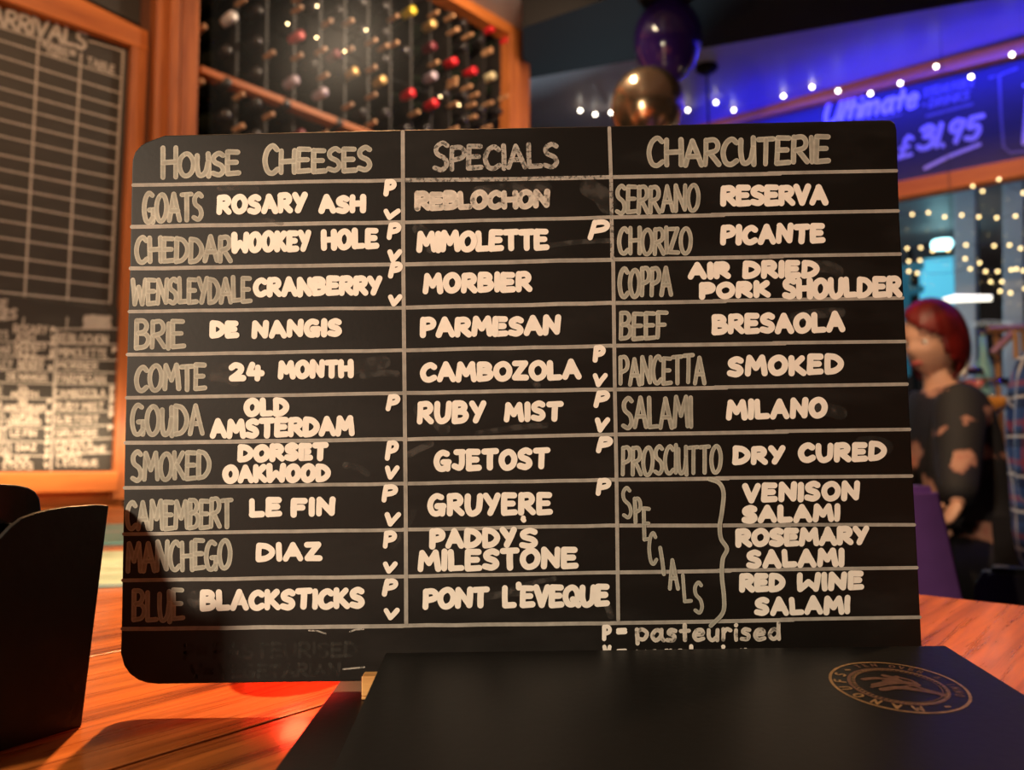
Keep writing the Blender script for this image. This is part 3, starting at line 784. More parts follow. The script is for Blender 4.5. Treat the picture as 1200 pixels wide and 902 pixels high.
# glints of fairy lights in the rack's pane, built as tiny glowing bulbs
M['bulb'] = mat('rack_glint', (1, .8, .5), 0.4, emit=(1.0, 0.72, 0.34), estr=16)
M['bulbd'] = mat('dim_yellow_bulb', (1, .8, .5), 0.4, emit=(1.0, 0.74, 0.30), estr=4.0)
M['bulbw'] = mat('white_bulb', (1, .95, .85), 0.4, emit=(1.0, 0.90, 0.72), estr=11)
M['wire'] = mat('thin_wire', (0.03, 0.03, 0.03), 0.5)
def ico_me(name, r, m_):
    bm = bmesh.new(); bmesh.ops.create_icosphere(bm, subdivisions=2, radius=r)
    me = bpy.data.meshes.new(name); bm.to_mesh(me); bm.free(); me.materials.append(m_)
    for p in me.polygons: p.use_smooth = True
    return me
def light_string(name, pts, r, m_, label, parent_first, dangle=0.0, group=None):
    root = empty(name, pts[0]); tag(root, label, 'string lights', group)
    me = ico_me('bulb', r, m_)
    pinv = parent_inv(root)
    wp = []
    for p in pts:
        o = bpy.data.objects.new('bulb', me); COL.objects.link(o); o.parent = root; o.matrix_parent_inverse = pinv
        o.location = p
    for a, b in zip(pts, pts[1:]):
        for k in range(6):
            t = k / 6
            q = a.lerp(b, t); q.z -= math.sin(math.pi * t) * min(0.02, (a - b).length * 0.08); q.z += r * 0.8
            wp.append(q)
    wp.append(pts[-1] + Vector((0, 0, r * .8)))
    tube('cable', wp, 0.0012, M['wire'], root, 5)
    return root
P_RF = Plane(W0 + WN * 0.06, WN)
light_string('string_lights', [P_RF.at(x, y) for x, y in ((337, 28), (371, 44), (371.5, 7), (429, 35), (404, 60), (516, 113), (538, 123))], 0.0028, M['bulb'],
             'glints of tiny warm bulbs in the wine rack pane, built as a glowing string', True)

# ---------------------------------------------------------------- sign wall
sign = empty('blue_lit_menu_sign', P_SIGN.at(1125, 205))
tag(sign, 'long blue-lit chalkboard sign reading Ultimate and £31.95 above the window', 'sign')
M['signboard'] = board_mat('sign_chalkboard', (0.045, 0.045, 0.05), 0.5, 0.5)
def sy_top(x): return 138 - (x - 830) * 0.2455
prism_px('panel', [(700, sy_top(700) + 14), (1500, sy_top(1500) + 12), (1500, 142), (700, 291)], P_SIGN, -0.02, 0.0, M['signboard'], sign)
prism_px('top_rail', [(700, sy_top(700)), (1500, sy_top(1500) - 4), (1500, sy_top(1500) + 15), (700, sy_top(700) + 13)], P_SIGN, -0.02, 0.05, M['wood_v'], sign, 0.003)
prism_px('bottom_rail', [(700, 280), (1500, 126), (1500, 150), (700, 296)], P_SIGN, -0.02, 0.05, M['wood_v'], sign, 0.003)
SO = 0.002
# blue LED strips: one under the top rail turned to the board, one above it turned to the ceiling
for nm, up_, pw, off_ in (('blue_strip_below', -1, 20, 0.13), ('blue_strip_above', 1, 6.5, 0.07)):
    zt_r = P_SIGN.at(1080, sy_top(1080) + (14 if up_ < 0 else 0)).z
    p_mid = V0 + VD * 0.0 + VN * off_; p_mid.z = zt_r - (0.01 if up_ < 0 else 0.13)
    tgt = p_mid - VN * off_ + (Vector((0, 0, -0.22)) if up_ < 0 else VN * 0.3 + Vector((0, 0, 0.3)))
    lo_ = light(nm, 'AREA', p_mid, pw, BLUE, 0.03, None, 2.8)
    d_ = (tgt - p_mid).normalized(); yv = VD.copy(); zv = -d_; xv = yv.cross(zv).normalized()
    lo_.rotation_euler = Matrix((xv, yv, zv)).transposed().to_euler()
def sword(s, x0, x1, yt, yb, w, m_, **k):
    ik = Ink(); text(ik, s, x0, x1, yt, yb, w, **k); ik.build('lettering', P_SIGN, SO, m_, sign)
sword('Ultimate'.replace('U', 'U'), 966, 1078, 108, 137, 5.0, M['signchalk'], slope=-.2, lean=.28, gap=.2)
sword('STEAK FOR 2', 1082, 1142, 97, 108, 2.6, M['signgrey'], slope=-.22, lean=.2)
sword('- DRINKS', 1080, 1137, 111, 123, 3.0, M['signgrey'], slope=-.22, lean=.2)
sword('£', 1052, 1072, 158, 185, 4.6, M['signchalk'], slope=-.24, lean=.2)
sword('31.95', 1075, 1153, 140, 171, 6.5, M['signchalk'], slope=-.21, lean=.18, gap=.22)
wall_line(sign, [(1086, 136), (1139, 122)], 3, M['signgrey'], P_SIGN, SO)
wall_line(sign, [(1015, 142), (1056, 134)], 2, M['signgrey'], P_SIGN, SO)
wall_line(sign, [(1084, 197), (1110, 184), (1148, 169)], 4, M['signchalk'], P_SIGN, SO)
wall_line(sign, [(1160, 91), (1171, 88), (1173, 135), (1176, 172), (1184, 179), (1300, 166)], 3, M['signgrey'], P_SIGN, SO)
wall_line(sign, [(1171, 88), (1192, 80)], 2.4, M['signgrey'], P_SIGN, SO)
sword('THE', 1197, 1240, 95, 120, 4, M['signchalk'], slope=-.2, lean=.2)
sword('BIG', 1199, 1240, 118, 165, 5, M['signchalk'], slope=-.2, lean=.2)
# wall strip above and piers
zS0 = P_SIGN.at(1050, 232).z
structure(box('wall_far', (-3, -0.12, P_SIGN.at(1200, 50).z - 0.02), (4.2, -0.02, CEIL), M['ceil'], mtx=MV))
structure(box('wall_far_low', (-3, -0.12, 0), (4.2, -0.02, 0.55), M['plaster'], mtx=MV))
structure(box('wall_far_pier', (2.2, -0.12, 0.55), (4.2, -0.02, CEIL), M['plaster'], mtx=MV))
# window below the sign: pale frame posts, one pane
M['frame'] = mat('pale_blue_grey_frame', (0.42, 0.50, 0.55), 0.5, 0, 0.06, 8)
win = empty('window_1', V0 + Vector((0, 0, 0.55))); structure(win)
for poly in ([(1118, 214), (1143, 211), (1147, 520), (1122, 520)], [(1174, 205), (1199, 202), (1203, 520), (1178, 520)], [(1290, 190), (1318, 186), (1320, 520), (1292, 520)], [(960, 240), (982, 236), (984, 520), (962, 520)]):
    pass
for poly in ([(1118, 206), (1143, 206), (1144, 560), (1119, 560)], [(1175, 196), (1199, 196), (1200, 560), (1176, 560)], [(1300, 180), (1326, 180), (1326, 560), (1300, 560)]):
    o_ = prism_px('outer_post', poly, P_SIGN, -1.0, -0.85, M['frame'], win, 0.004)
prism_px('head_rail', [(690, 288), (1500, 140), (1500, 150), (690, 297)], P_SIGN, -0.12, -0.03, M['beam'], win)
mg, nt, b = nodes('window_glass')
N, L = nt.nodes, nt.links
tr = N.new('ShaderNodeBsdfTransparent'); gl = N.new('ShaderNodeBsdfGlossy'); gl.inputs['Roughness'].default_value = 0.02
mx = N.new('ShaderNodeMixShader'); fr = N.new('ShaderNodeFresnel'); fr.inputs['IOR'].default_value = 1.45
L.new(fr.outputs[0], mx.inputs[0]); L.new(tr.outputs[0], mx.inputs[1]); L.new(gl.outputs[0], mx.inputs[2])
L.new(mx.outputs[0], N['Material Output'].inputs['Surface'])
M['glass'] = mg
structure(box('window_pane', (-3, -0.085, 0.5), (2.2, -0.08, P_SIGN.at(1050, 215).z), M['glass'], mtx=MV))

# outside, seen through the pane: lit shelter, street lamp, lamp bar, dark shapes
M['cyan'] = mat('backlit_shelter_panel', (0.2, 0.6, 0.7), 0.5, emit=(0.10, 0.56, 0.80), estr=0.85)
M['cyan2'] = mat('cyan_lamp', (0.8, 1, 1), 0.5, emit=(0.45, 0.95, 1.0), estr=5)
M['tubew'] = mat('warm_white_tube', (1, 1, .9), 0.5, emit=(1.0, 0.95, 0.78), estr=2.2)
M['teal'] = mat('teal_metal_self_lit', (0.03, 0.12, 0.16), 0.5, emit=(0.02, 0.12, 0.18), estr=0.5)  # faint teal emission stands in for light falling on the metal
P_OUT = Plane((0, 6.5, 0), (0, -1, 0))
P_OUT2 = Plane((0, 6.2, 0), (0, -1, 0))
sh = empty('backlit_shelter', P_OUT.at(1105, 440)); tag(sh, 'glowing turquoise advertising shelter outside the window', 'shelter')
prism_px('light_panel', [(1084, 303), (1127, 299), (1128, 440), (1084, 440)], P_OUT, -0.1, 0, M['cyan'], sh, 0.01)
prism_px('side_frame', [(1058, 310), (1083, 306), (1083, 315), (1067, 318), (1067, 336), (1083, 334), (1083, 342), (1067, 345), (1067, 440), (1058, 440)], P_OUT, -0.08, 0, M['teal'], sh)
sl = empty('street_lamp', P_OUT2.at(1104, 300)); tag(sl, 'white-cyan oval lamp glowing above the turquoise shelter', 'lamp')
c = P_OUT2.at(1104, 286)
lathe('lamp_disc', [(0, -.045), (.05, -.042), (.078, -.02), (.082, 0), (.07, .03), (0, .045)], M['cyan2'], sl, 20, Matrix.Translation(c))
tube('lamp_arm', [c + Vector((0, 0.05, 0.02)), c + Vector((0, .5, .1)), c + Vector((0, .55, -2.0)), c + Vector((0, .55, -c.z))], .02, M['beam'], sl)
P_IN = Plane(V0 + VN * 0.35, VN)
tb = empty('tube_light', P_IN.at(1133, 350)); tag(tb, 'warm white tube light hung low in front of the window', 'lamp')
tube('tube', [P_IN.at(1105, 352), P_IN.at(1120, 349.5), P_IN.at(1162, 349)], .012, M['tubew'], tb, 10, [.010, .016, .012])
tube('hanging_wire', [P_IN.at(1120, 349), P_IN.at(1120, 349) + Vector((0, 0, CEIL - P_IN.at(1120, 349).z))], .0012, M['wire'], tb, 5)

# fairy lights in the window
P_FL = Plane(V0 + VN * 0.10, VN)
rowsF = [
 ('string of warm bulbs highest in the window, just under the sign', [(1045, 250), (1069, 251), (1088, 249), (1107, 254), (1127, 252), (1147, 254), (1168, 255), (1190, 253), (1206, 250)]),
 ('short string of warm bulbs by the sign rail over the window', [(1140, 218), (1151.5, 224), (1170.6, 210), (1199, 226)]),
 ('second string of warm bulbs in the window, level with the oval lamp', [(1048, 300), (1063, 291), (1079, 290), (1093, 294), (1111, 293), (1132, 287), (1165, 288), (1183, 287), (1196, 291)]),
 ('third string of warm bulbs in the window, over the shelter', [(1050, 312), (1065, 306), (1078, 305), (1131, 303), (1148, 308), (1155, 318), (1169, 318), (1185, 316), (1191, 315), (1199, 317)]),
 ('lowest string of warm bulbs, at the height of the tube light', [(1050, 322), (1065, 318), (1075, 320), (1137, 315), (1161, 330), (1174, 330), (1172, 341), (1184, 343), (1201, 338)]),
]
for lab, pts in rowsF:
    light_string('string_lights', [P_FL.at(x, y) for x, y in pts], 0.0065, M['bulbd'], lab, True, group='fairy light strings in the window')
P_FT = Plane(V0 + VN * 0.16, VN)
pt = [(680, 129.5), (697.5, 134), (716, 132), (760, 131), (806, 129), (839, 120), (860, 129), (918, 112.5), (951.6, 102), (982, 106.5), (1020, 109.5), (1055, 97.5), (1097, 78), (1138, 90), (1186, 64), (1215, 70)]
P_CF = Plane((0, 0, CEIL - 0.03), (0, 0, 1))
light_string('string_lights', [(P_FT if x > 850 else P_CF).at(x, y) for x, y in pt], 0.0085, M['bulbw'], 'string of bright white bulbs along the top rail of the blue sign', True)

# ---------------------------------------------------------------- balloons
def balloon(name, cx, cy, d, rpx_w, rpx_h, m_, label, knot_z=1):
    c = ORI + ray(cx, cy) * d / 1.0
    rw = rpx_w * d / F; rh = rpx_h * d / F
    root = empty(name, (c.x, c.y, c.z - rh)); tag(root, label, 'balloon', 'party balloons')
    prof = []
    n = 22
    for i in range(n + 1):
        a = math.pi * i / n
        z = -math.cos(a); r = math.sin(a)
        if z < 0: r *= (1 - 0.10 * z * z); z *= 1.12
        prof.append((max(r * rw, 0 if i in (0, n) else 0.003), z * rh))
    lathe('balloon_skin', prof, m_, root, 36, Matrix.Translation(c))
    zk = c.z - 1.12 * rh
    lathe('knot', [(.003, 0.004), (.006, -.002), (.004, -.006), (.011, -.016), (.0, -.014)], m_, root, 12, Matrix.Translation((c.x, c.y, zk)))
    tube('ribbon', [(c.x, c.y, zk - .008), (c.x + .01, c.y, zk - .3), (c.x + .02, c.y + .02, 0.9), (c.x + .01, c.y + .02, 0.35), (c.x, c.y + .02, 0.0)], .0012, M['ribbon'], root, 5)
    return root
M['ribbon'] = mat('pale_ribbon', (0.5, 0.45, 0.4), 0.4)
M['purple_b'] = mat('purple_balloon', (0.022, 0.007, 0.085), 0.12, 0, 0.05, 3, 0, 0.6, coat=0.6)
M['gold_b'] = mat('gold_chrome_balloon', (0.78, 0.56, 0.34), 0.2, 0.92, 0.05, 3)
balloon('balloon', 782.5, 46, 2.85, 39.5, 47, M['purple_b'], 'glossy dark purple balloon floating above the gold one')
balloon('balloon', 759, 124, 2.55, 42.5, 44, M['gold_b'], 'chrome gold balloon just over the board edge, below the purple one')

# pendant hanging from a ceiling rose
cp = Plane((0, 0, CEIL), (0, 0, 1)).at(828, 78)
pl = empty('pendant_lamp', cp); tag(pl, 'black ceiling rose with a thin rod hanging down right of the balloons', 'lamp')
lathe('ceiling_rose', [(0, 0), (.05, 0), (.052, -.012), (.03, -.03), (0, -.032)], M['beam'], pl, 20, Matrix.Translation(cp))
tube('rod', [cp, cp - Vector((0, 0, 0.8))], .004, M['beam'], pl)
lathe('lamp_shade', [(.012, 0), (.03, -.01), (.09, -.09), (.13, -.16), (.125, -.16), (.085, -.088), (.01, -.01)], M['beam'], pl, 24, Matrix.Translation(cp - Vector((0, 0, .8))))

# ================================================================== OUR TABLE
C = P_TABLE.at(1093, 698)
tab = empty('pine_table', (C.x - 0.4, C.y - 0.5, 0.0))
tag(tab, 'large varnished orange pine plank table carrying the cheese board', 'table')
PW = 0.2
TV = Vector((-WN.x, -WN.y, 0))                       # across the planks, away from us to the left
crack = P_TABLE.at(240, 868)
off0 = (crack - C).dot(TV)
k0 = math.ceil(-(-0.6) / PW)
j0 = off0 % PW
edges = [0.0]
x = j0
while x < 1.93: 
    if x > 0.03: edges.append(x)
    x += PW
x = j0 - PW
MT = Matrix.Identity(4)
MT.col[0][:3] = WD; MT.col[1][:3] = TV; MT.col[2][:3] = (0, 0, 1); MT.col[3][:3] = (C.x, C.y, TZ)
e = [j0 - 0.86, j0 - 0.58, j0 - 0.30, j0]
gap_w = (W0 - C).dot(TV) - 0.004
while e[-1] < gap_w - 0.24: e.append(e[-1] + PW)
e.append(gap_w)
for a, b_ in zip(e, e[1:]):
    bm = bmesh.new()
    nx = 26
    y0, y1 = a + 0.0011, b_ - 0.0011
    add_box(bm, (-2.2, y0, -0.035), (0.0, y1, 0.0), MT)
    bmesh.ops.bevel(bm, geom=list(bm.edges), offset=0.0007, segments=2, affect='EDGES', profile=0.5)
    from_bm('plank', bm, M['table'], tab)
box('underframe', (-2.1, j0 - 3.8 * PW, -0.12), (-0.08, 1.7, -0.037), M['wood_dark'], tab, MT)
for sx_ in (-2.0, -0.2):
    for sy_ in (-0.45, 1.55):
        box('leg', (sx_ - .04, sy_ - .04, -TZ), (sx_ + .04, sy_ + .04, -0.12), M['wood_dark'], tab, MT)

# ---------------------------------------------------------------- black menu wallet lying flat
mw = empty('black_menu_wallet', (0.06, 0.32, TZ))
tag(mw, 'thick plain black menu wallet lying flat under the board and the crested menu', 'menu')
xl = Plane((0, 0, TZ + .010), (0, 0, 1)).at(321, 902).x
box('back_cover', (xl, 0.195, TZ + 0.0002), (xl + .30, 0.455, TZ + .0035), M['folder'], mw, bevel=.0008)
box('inner_pages', (xl + .004, 0.199, TZ + 0.0036), (xl + .297, 0.451, TZ + .0064), M['black'], mw, bevel=.0005)
box('front_cover', (xl, 0.195, TZ + 0.0065), (xl + .30, 0.455, TZ + .010), M['folder'], mw, bevel=.0008)

# ---------------------------------------------------------------- wooden stand for the board
st = empty('wooden_board_stand', (0.05, 0.405, TZ + .010))
tag(st, 'small pale wooden slotted stand gripping the foot of the cheese board', 'stand')
xs = Plane((0, .395, 0), (0, -1, 0)).at(425, 797).x
box('base_plate', (xs, 0.392, TZ + .0103), (xs + .19, 0.445, TZ + .0118), M['wood_pale'], st, bevel=.0003)
box('front_lip', (xs, 0.392, TZ + .0119), (xs + .19, 0.4005, TZ + .0215), M['wood_pale'], st, bevel=.0005)
box('back_lip', (xs, 0.4105, TZ + .0119), (xs + .19, 0.424, TZ + .030), M['wood_pale'], st, bevel=.0005)

# ---------------------------------------------------------------- the chalkboard
brd = empty('cheese_menu_chalkboard', (0.0, BOARD_Y + .002, TZ + .012))
tag(brd, 'black table chalkboard with House Cheeses, Specials and Charcuterie columns in white marker', 'chalkboard')
outline = [(154.5, 196), (155, 187), (158, 178), (165, 170), (172, 166), (180, 163), (193, 158.3), (300, 156), (470, 152), (716, 147.5), (1035, 140.3), (1044, 140.5), (1049, 144), (1051, 151),
           (1054, 247), (1062, 400), (1070, 557), (1076, 665), (1081, 768), (1080, 776), (1075, 781), (1066, 783.5), (840, 788.5), (600, 794), (405, 798.5), (185, 801.5), (173, 800.5), (162, 797), (152, 790), (145, 780), (141, 765),
           (142, 737), (144, 626), (146, 520), (150, 365), (152, 314.6), (153, 265)]
prism_px('panel', outline, P_BOARD, -0.0045, 0.0, M['board'], brd, 0.0007, 3)
BO = 0.00006
def put(ik, m_, off=BO, name='lettering'):
    return ik.build(name, P_BOARD, off, M[m_], brd)
# ruled lines: left end, at first upright, at second upright, right end
rules = [((156, 217), (472, 211), (716, 207.5), (1051.5, 200)), ((154.5, 265.6), (472, 260.3), (716, 254.5), (1053.5, 247)), ((153, 314.6), (472, 309.6), (716, 304), (1056, 297.6)),
 ((151.5, 365), (472, 360.3), (716, 355), (1059, 349)), ((149.5, 415.5), (472, 410.5), (716, 405), (1061.5, 400)), ((148.5, 466), (472, 460.4), (716, 456.3), (1064, 450)),
 ((147, 519), (472, 514.6), (716, 509), (1067, 503)), ((146, 571.6), (472, 566.6), (716, 562), (1069.5, 557.6)), ((145, 625.6), (472, 620.5), (716, 615.6), (1072.5, 614.8)),
 ((144, 680), (472, 675), (716, 670.6), (1075.5, 665)), ((143.5, 737), (472, 733), (716, 730), (1079, 723))]
br_rng = random.Random(3)
for n, (a, b_, c_, d_) in enumerate(rules):
    if n == 8: d_ = (1072.5, 614.8)
    ik = Ink()
    for p, q in ((a, b_), (b_, c_)):
        pts = []
        for k in range(9):
            t = k / 8
            pts.append((p[0] + (q[0] - p[0]) * t, p[1] + (q[1] - p[1]) * t + br_rng.uniform(-.35, .35)))
        if n == 0 and p is b_: 
            continue
        ik.stroke(pts, 4.3 + br_rng.uniform(-.4, .5))
    put(ik, 'rule', name='ruled_line')
    ik = Ink()
    mx_ = c_[0] + (d_[0] - c_[0]) * (0.35 if n % 2 else 0.55)
    my_ = c_[1] + (d_[1] - c_[1]) * (0.35 if n % 2 else 0.55)
    ik.stroke([c_, ((c_[0] + mx_) / 2, (c_[1] + my_) / 2 + .3), (mx_ + 14, my_)], 4.4)
    put(ik, 'rule', name='ruled_line')
    ik = Ink()
    ik.stroke([(mx_, my_ - .5), ((mx_ + d_[0]) / 2, (my_ + d_[1]) / 2 - .3), (d_[0] - 1, d_[1])], 4.0)
    ik2 = ik; ik2.build('ruled_line', P_BOARD, BO + .0001, M['cream2'] if 'cream2' in M else M['rule'], brd)
ik = Ink(); ik.stroke([(472, 211), (590, 210), (716, 207.5)], 4.6); put(ik, 'worn', name='ruled_line')
ik = Ink(); ik.stroke([(472, 154.5), (472.5, 300), (474, 450), (475.5, 600), (476, 731)], 4.6); ik.build('ruled_line', P_BOARD, BO + .00012, M['rule'], brd)
ik = Ink(); ik.stroke([(714, 150), (716, 207)], 4.2); ik.stroke([(718.5, 302), (720.5, 455), (722.5, 560), (724.5, 726)], 4.3); ik.build('ruled_line', P_BOARD, BO + .00012, M['rule'], brd)
ik = Ink(); ik.stroke([(716, 205), (717.5, 304)], 4.2); ik.build('ruled_line', P_BOARD, BO + .00012, M['worn'], brd)

HD = [  # tall thin grey headings: text, x0, x1, top, bottom, pen, cap factor
 ('HOuSE', 188, 282.5, 176, 208, 6.0, 1.28), ('CHEESES', 307.5, 437, 172, 203.5, 6.0, 1.22), ('SPECIALS', 507, 656, 168, 199.5, 5.6, 1.24), ('CHARCuTERIE', 757.5, 974, 160, 195, 6.0, 1.12),
 ('GOATS', 166, 239.5, 224, 261, 5.8, 1.08), ('CHEDDAR', 157, 273, 276, 309, 5.8, 1.06), ('WENSLEYDALE', 153, 296, 324, 357, 5.6, 1.0), ('BRIE', 157, 218, 375, 410, 5.6, 1.08),
 ('COMTE', 157, 243, 425, 459, 5.8, 1.0), ('GOuDA', 152, 240, 473, 511, 5.8, 1.06), ('SMOKED', 152.5, 248, 528, 564, 5.6, 1.08), ('CAMEMBERT', 146, 274, 584, 621, 5.6, 1.0),
 ('MANCHEGO', 147, 272.5, 632, 670, 5.6, 1.0), ('BLuE', 154, 217, 690, 729, 5.6, 1.0),
 ('SERRANO', 720.5, 821, 216, 250.5, 5.0, 1.08), ('CHORIZO', 723, 812, 265, 299, 5.0, 1.04), ('COPPA', 723.5, 789, 312.5, 349, 5.2, 1.04), ('BEEF', 725, 783.5, 364, 398.5, 5.2, 1.04),
 ('PANCETTA', 724.5, 828, 416, 451.5, 4.9, 1.0), ('SALAMI', 728, 812.5, 464, 503, 5.0, 1.06), ('PROSCIuTTO', 727.5, 847, 521, 557, 4.7, 1.04)]
hr = random.Random(11)
for s, x0, x1, yt, yb, w, cap in HD:
    ik = Ink(); text(ik, s, x0, x1, yt, yb, w, slope=-.022 if s != 'MANCHEGO' else -.03, cap=cap, gap=.2, jit=.035, rnd=hr)
    put(ik, 'worn' if s == 'SPECIALS' else 'grey')
BD = [  # bold cream entries
 ('ROSARY', 253.5, 360.5, 226.5, 251), ('ASH', 373, 429, 227.5, 250.5), ('wOOKEY', 271, 365, 270, 296), ('HOLE', 376, 444.5, 267.5, 293), ('CRANBERRY', 296, 448.5, 323.5, 347.5),
 ('DE', 245.5, 280.5, 375, 396.5), ('NANGIS', 294.5, 401.5, 373.5, 396), ('24', 268, 310, 424.5, 447.5), ('MONTH', 325, 414.5, 421, 444), ('OLD', 285.5, 339, 466, 488.5), ('AMSTERDAM', 245.5, 416, 488.5, 513),
 ('DORSET', 278, 385, 519, 541), ('OAKwOOD', 260.5, 388, 543, 566), ('LE', 291.5, 331, 583, 606.5), ('FIN', 340.5, 393.5, 582.5, 605.5), ('DIAZ', 299.5, 378, 634.5, 658), ('BLACKSTICKS', 234, 428, 689.5, 715),
 ('MORBIER', 495, 624, 318.5, 343.5), ('PARMESAN', 492, 657.5, 370, 394.5), ('CAMBOZOLA', 492, 681.5, 422.5, 447), ('RUBY', 488.5, 570, 469.5, 497), ('MIST', 590, 660.5, 470, 494.5),
 ('GJETOST', 508, 645, 525.5, 551.5), ('GRUYERE', 500.5, 648, 577, 604.5), ('PADDY', 503, 606, 618, 642.5), ("'", 604, 615, 608, 630), ('S', 608, 631.5, 617.5, 643), ('MILESTONE', 489, 678, 642, 668.5),
 ('PICANTE', 844, 967.5, 262, 286.5), ('AIR', 806, 856.5, 306.5, 327.5), ('DRIED', 870, 960.5, 304.5, 326.5), ('PORK', 819, 903.5, 329, 350),
 ('SHOULDER', 916.5, 1057.5, 324, 350), ('BRESAOLA', 833.5, 990.5, 366, 391), ('SMOKED', 852, 989, 415.5, 440.5), ('MILANO', 850.5, 970, 466.5, 491.5), ('DRY', 858, 920.5, 521.5, 544.5), ('CURED', 935, 1039.5, 517.5, 541.5),
 ('VENISON', 870, 1008, 564, 588), ('SALAMI', 869, 985, 590.5, 612.5), ('ROSEMARY', 861.5, 1019, 617, 640), ('SALAMI', 874, 990, 642.5, 665.5), ('RED', 866, 920.5, 671, 694), ('wINE', 933.5, 1013, 669.5, 692.5), ('SALAMI', 883.5, 997, 698, 721)]
for s, x0, x1, yt, yb in BD:
    ik = Ink(); text(ik, s, x0, x1, yt, yb, 7.1 if s not in ("'",) else 5.5, slope=-.02, gap=.34 if len(s) < 8 else .30, jit=.03, rnd=hr)
    put(ik, 'cream', BO + .0002)
for s, x0, x1, yt, yb in (('REBLOCHON', 485.5, 645, 222.5, 246), ('MIMOLETTE', 487.5, 644, 269, 295), ("PONT", 495, 574, 687.5, 713.5), ("L'EVEQUE", 588, 715, 684.5, 712), ('RESERVA', 844, 971, 216, 241.5)):
    ik = Ink(); text(ik, s, x0, x1, yt, yb, 7.2, slope=-.02, gap=.25, rnd=hr)
    put(ik, 'worn_cream' if s == 'REBLOCHON' else 'cream', BO + .0002)
PV = [('P', 450, 464.5, 209, 230), ('V', 448, 468.5, 244.5, 258), ('P', 454, 470, 260, 280.5), ('V', 453, 470.5, 291, 307), ('P', 456, 471.5, 307, 326), ('V', 454, 471, 345, 359),
 ('P', 453, 468.5, 461, 481.5), ('P', 452, 467, 517.5, 540.5), ('V', 450, 467.5, 546, 562.5), ('P', 448, 466, 566.5, 588), ('V', 449.5, 469, 599.5, 617), ('P', 449, 465, 622.5, 643.5), ('V', 448, 465.5, 657, 672),
 ('P', 449, 466, 677, 698), ('V', 449, 468, 711.5, 726.5), ('P', 691, 713.5, 257, 280.5), ('P', 695, 709.5, 404, 424.5), ('V', 693.5, 711.5, 437, 453.5), ('P', 697, 714, 457.5, 478.5), ('V', 696, 714, 489, 507),
 ('P', 700, 717.5, 511, 531.5), ('P', 699, 716, 559.5, 580.5)]
for s, x0, x1, yt, yb in PV:
    ik = Ink(); text(ik, s, x0, x1, yt, yb, 6.0, slope=-.02, rnd=hr, lean=.12 if s == 'P' else .1, jit=.06)
    put(ik, 'cream', BO + .0003)
# diagonal SPECIALS
for s, x0, x1, yt, yb in (('S', 728, 741.5, 568, 608), ('P', 742, 753, 581, 614), ('E', 752.5, 763.5, 595, 635), ('C', 758.5, 771, 621, 662), ('I', 773, 779, 640, 675), ('A', 782, 796, 654, 692), ('L', 799, 811, 672, 708), ('S', 812, 825, 678, 719)):
    ik = Ink(); text(ik, s, x0, x1, yt, yb, 4.4, slope=0, rnd=hr, lean=-.12)
    put(ik, 'grey', BO + .0002)
ik = Ink(); ik.stroke(catmull([(831, 561), (843, 566), (848, 578), (846, 600), (843.5, 616), (845, 631), (852, 643), (847, 655), (846, 675), (848.5, 700), (847, 718), (833, 733)], 5), 5.0)
put(ik, 'grey', BO + .0003, 'brace')
# key line at the foot
for s, x0, x1, yt, yb in (('P', 705.5, 717, 731.5, 751), ('=', 722, 735, 733, 746), ('pasteürised', 744, 916, 728, 752), ('V', 706, 717, 755.5, 775), ('=', 722, 735, 758, 770), ('vegetarian', 744, 880, 753, 777)):
    ik = Ink(); text(ik, s, x0, x1, yt, yb, 4.8, slope=-.01, rnd=hr)
    put(ik, 'worn_cream' if s == 'pasteürised' else 'cream', BO + .0003)
ik = Ink(); ik.stroke([(362, 738.5), (372, 739), (382, 742.5)], 1.8); ik.stroke([(410, 740), (417, 737.5), (426, 737)], 1.8)
ik.stroke([(402, 784), (427, 781.5)], 1.8); put(ik, 'worn', BO + .0001, 'marker_tick')
# wiped, half-erased writing and smears
ik = Ink(); text(ik, 'P= PASTEURISED', 214, 420, 752, 772, 4.5, slope=-.012, rnd=hr); text(ik, 'V= VEGETARIAN', 222, 400, 777, 795, 4.5, slope=-.012, rnd=hr)
put(ik, 'ghost', BO, 'wiped_lettering')
sm = [((258, 220), (300, 222), 8), ((300, 258), (330, 262), 5), ((250, 440), (275, 447), 14), ((256, 432), (270, 430), 8), ((395, 436), (450, 424), 16), ((425, 440), (465, 438), 8),
      ((460, 640), (485, 600), 8), ((230, 702), (236, 706), 22), ((492, 480), (520, 502), 16), ((560, 508), (640, 498), 7), ((480, 532), (505, 520), 8), ((600, 690), (650, 678), 6), ((560, 700), (660, 690), 9), ((700, 700), (716, 722), 8),
      ((690, 220), (712, 240), 22), ((490, 268), (505, 290), 14), ((405, 545), (430, 555), 8), ((610, 440), (630, 452), 8), ((958, 312), (982, 318), 14), ((1010, 520), (1038, 524), 18), ((950, 480), (985, 484), 16), ((300, 345), (320, 330), 8),
      ((560, 225), (640, 220), 14), ((930, 372), (985, 366), 12), ((640, 288), (720, 282), 6)]
for p, q, w in sm:
    ik = Ink(); md = ((p[0] + q[0]) / 2 + 3, (p[1] + q[1]) / 2 - 2); ik.stroke(catmull([p, md, q], 4), w)
    put(ik, 'ghost2', BO, 'smear')

# ---------------------------------------------------------------- crested menu leaning on the stand
A0 = Vector((Plane((0, .394, 0), (0, -1, 0)).at(452, 763)))
A1 = Plane((0, .394, 0), (0, -1, 0)).at(1108, 758)
zb_ = (A0.z + A1.z) / 2 
back_l = Vector((A0.x, .394, zb_)); back_r = Vector((A1.x, .394, zb_))
Pf = Plane((0, 0, 0), (0, 0, 1))
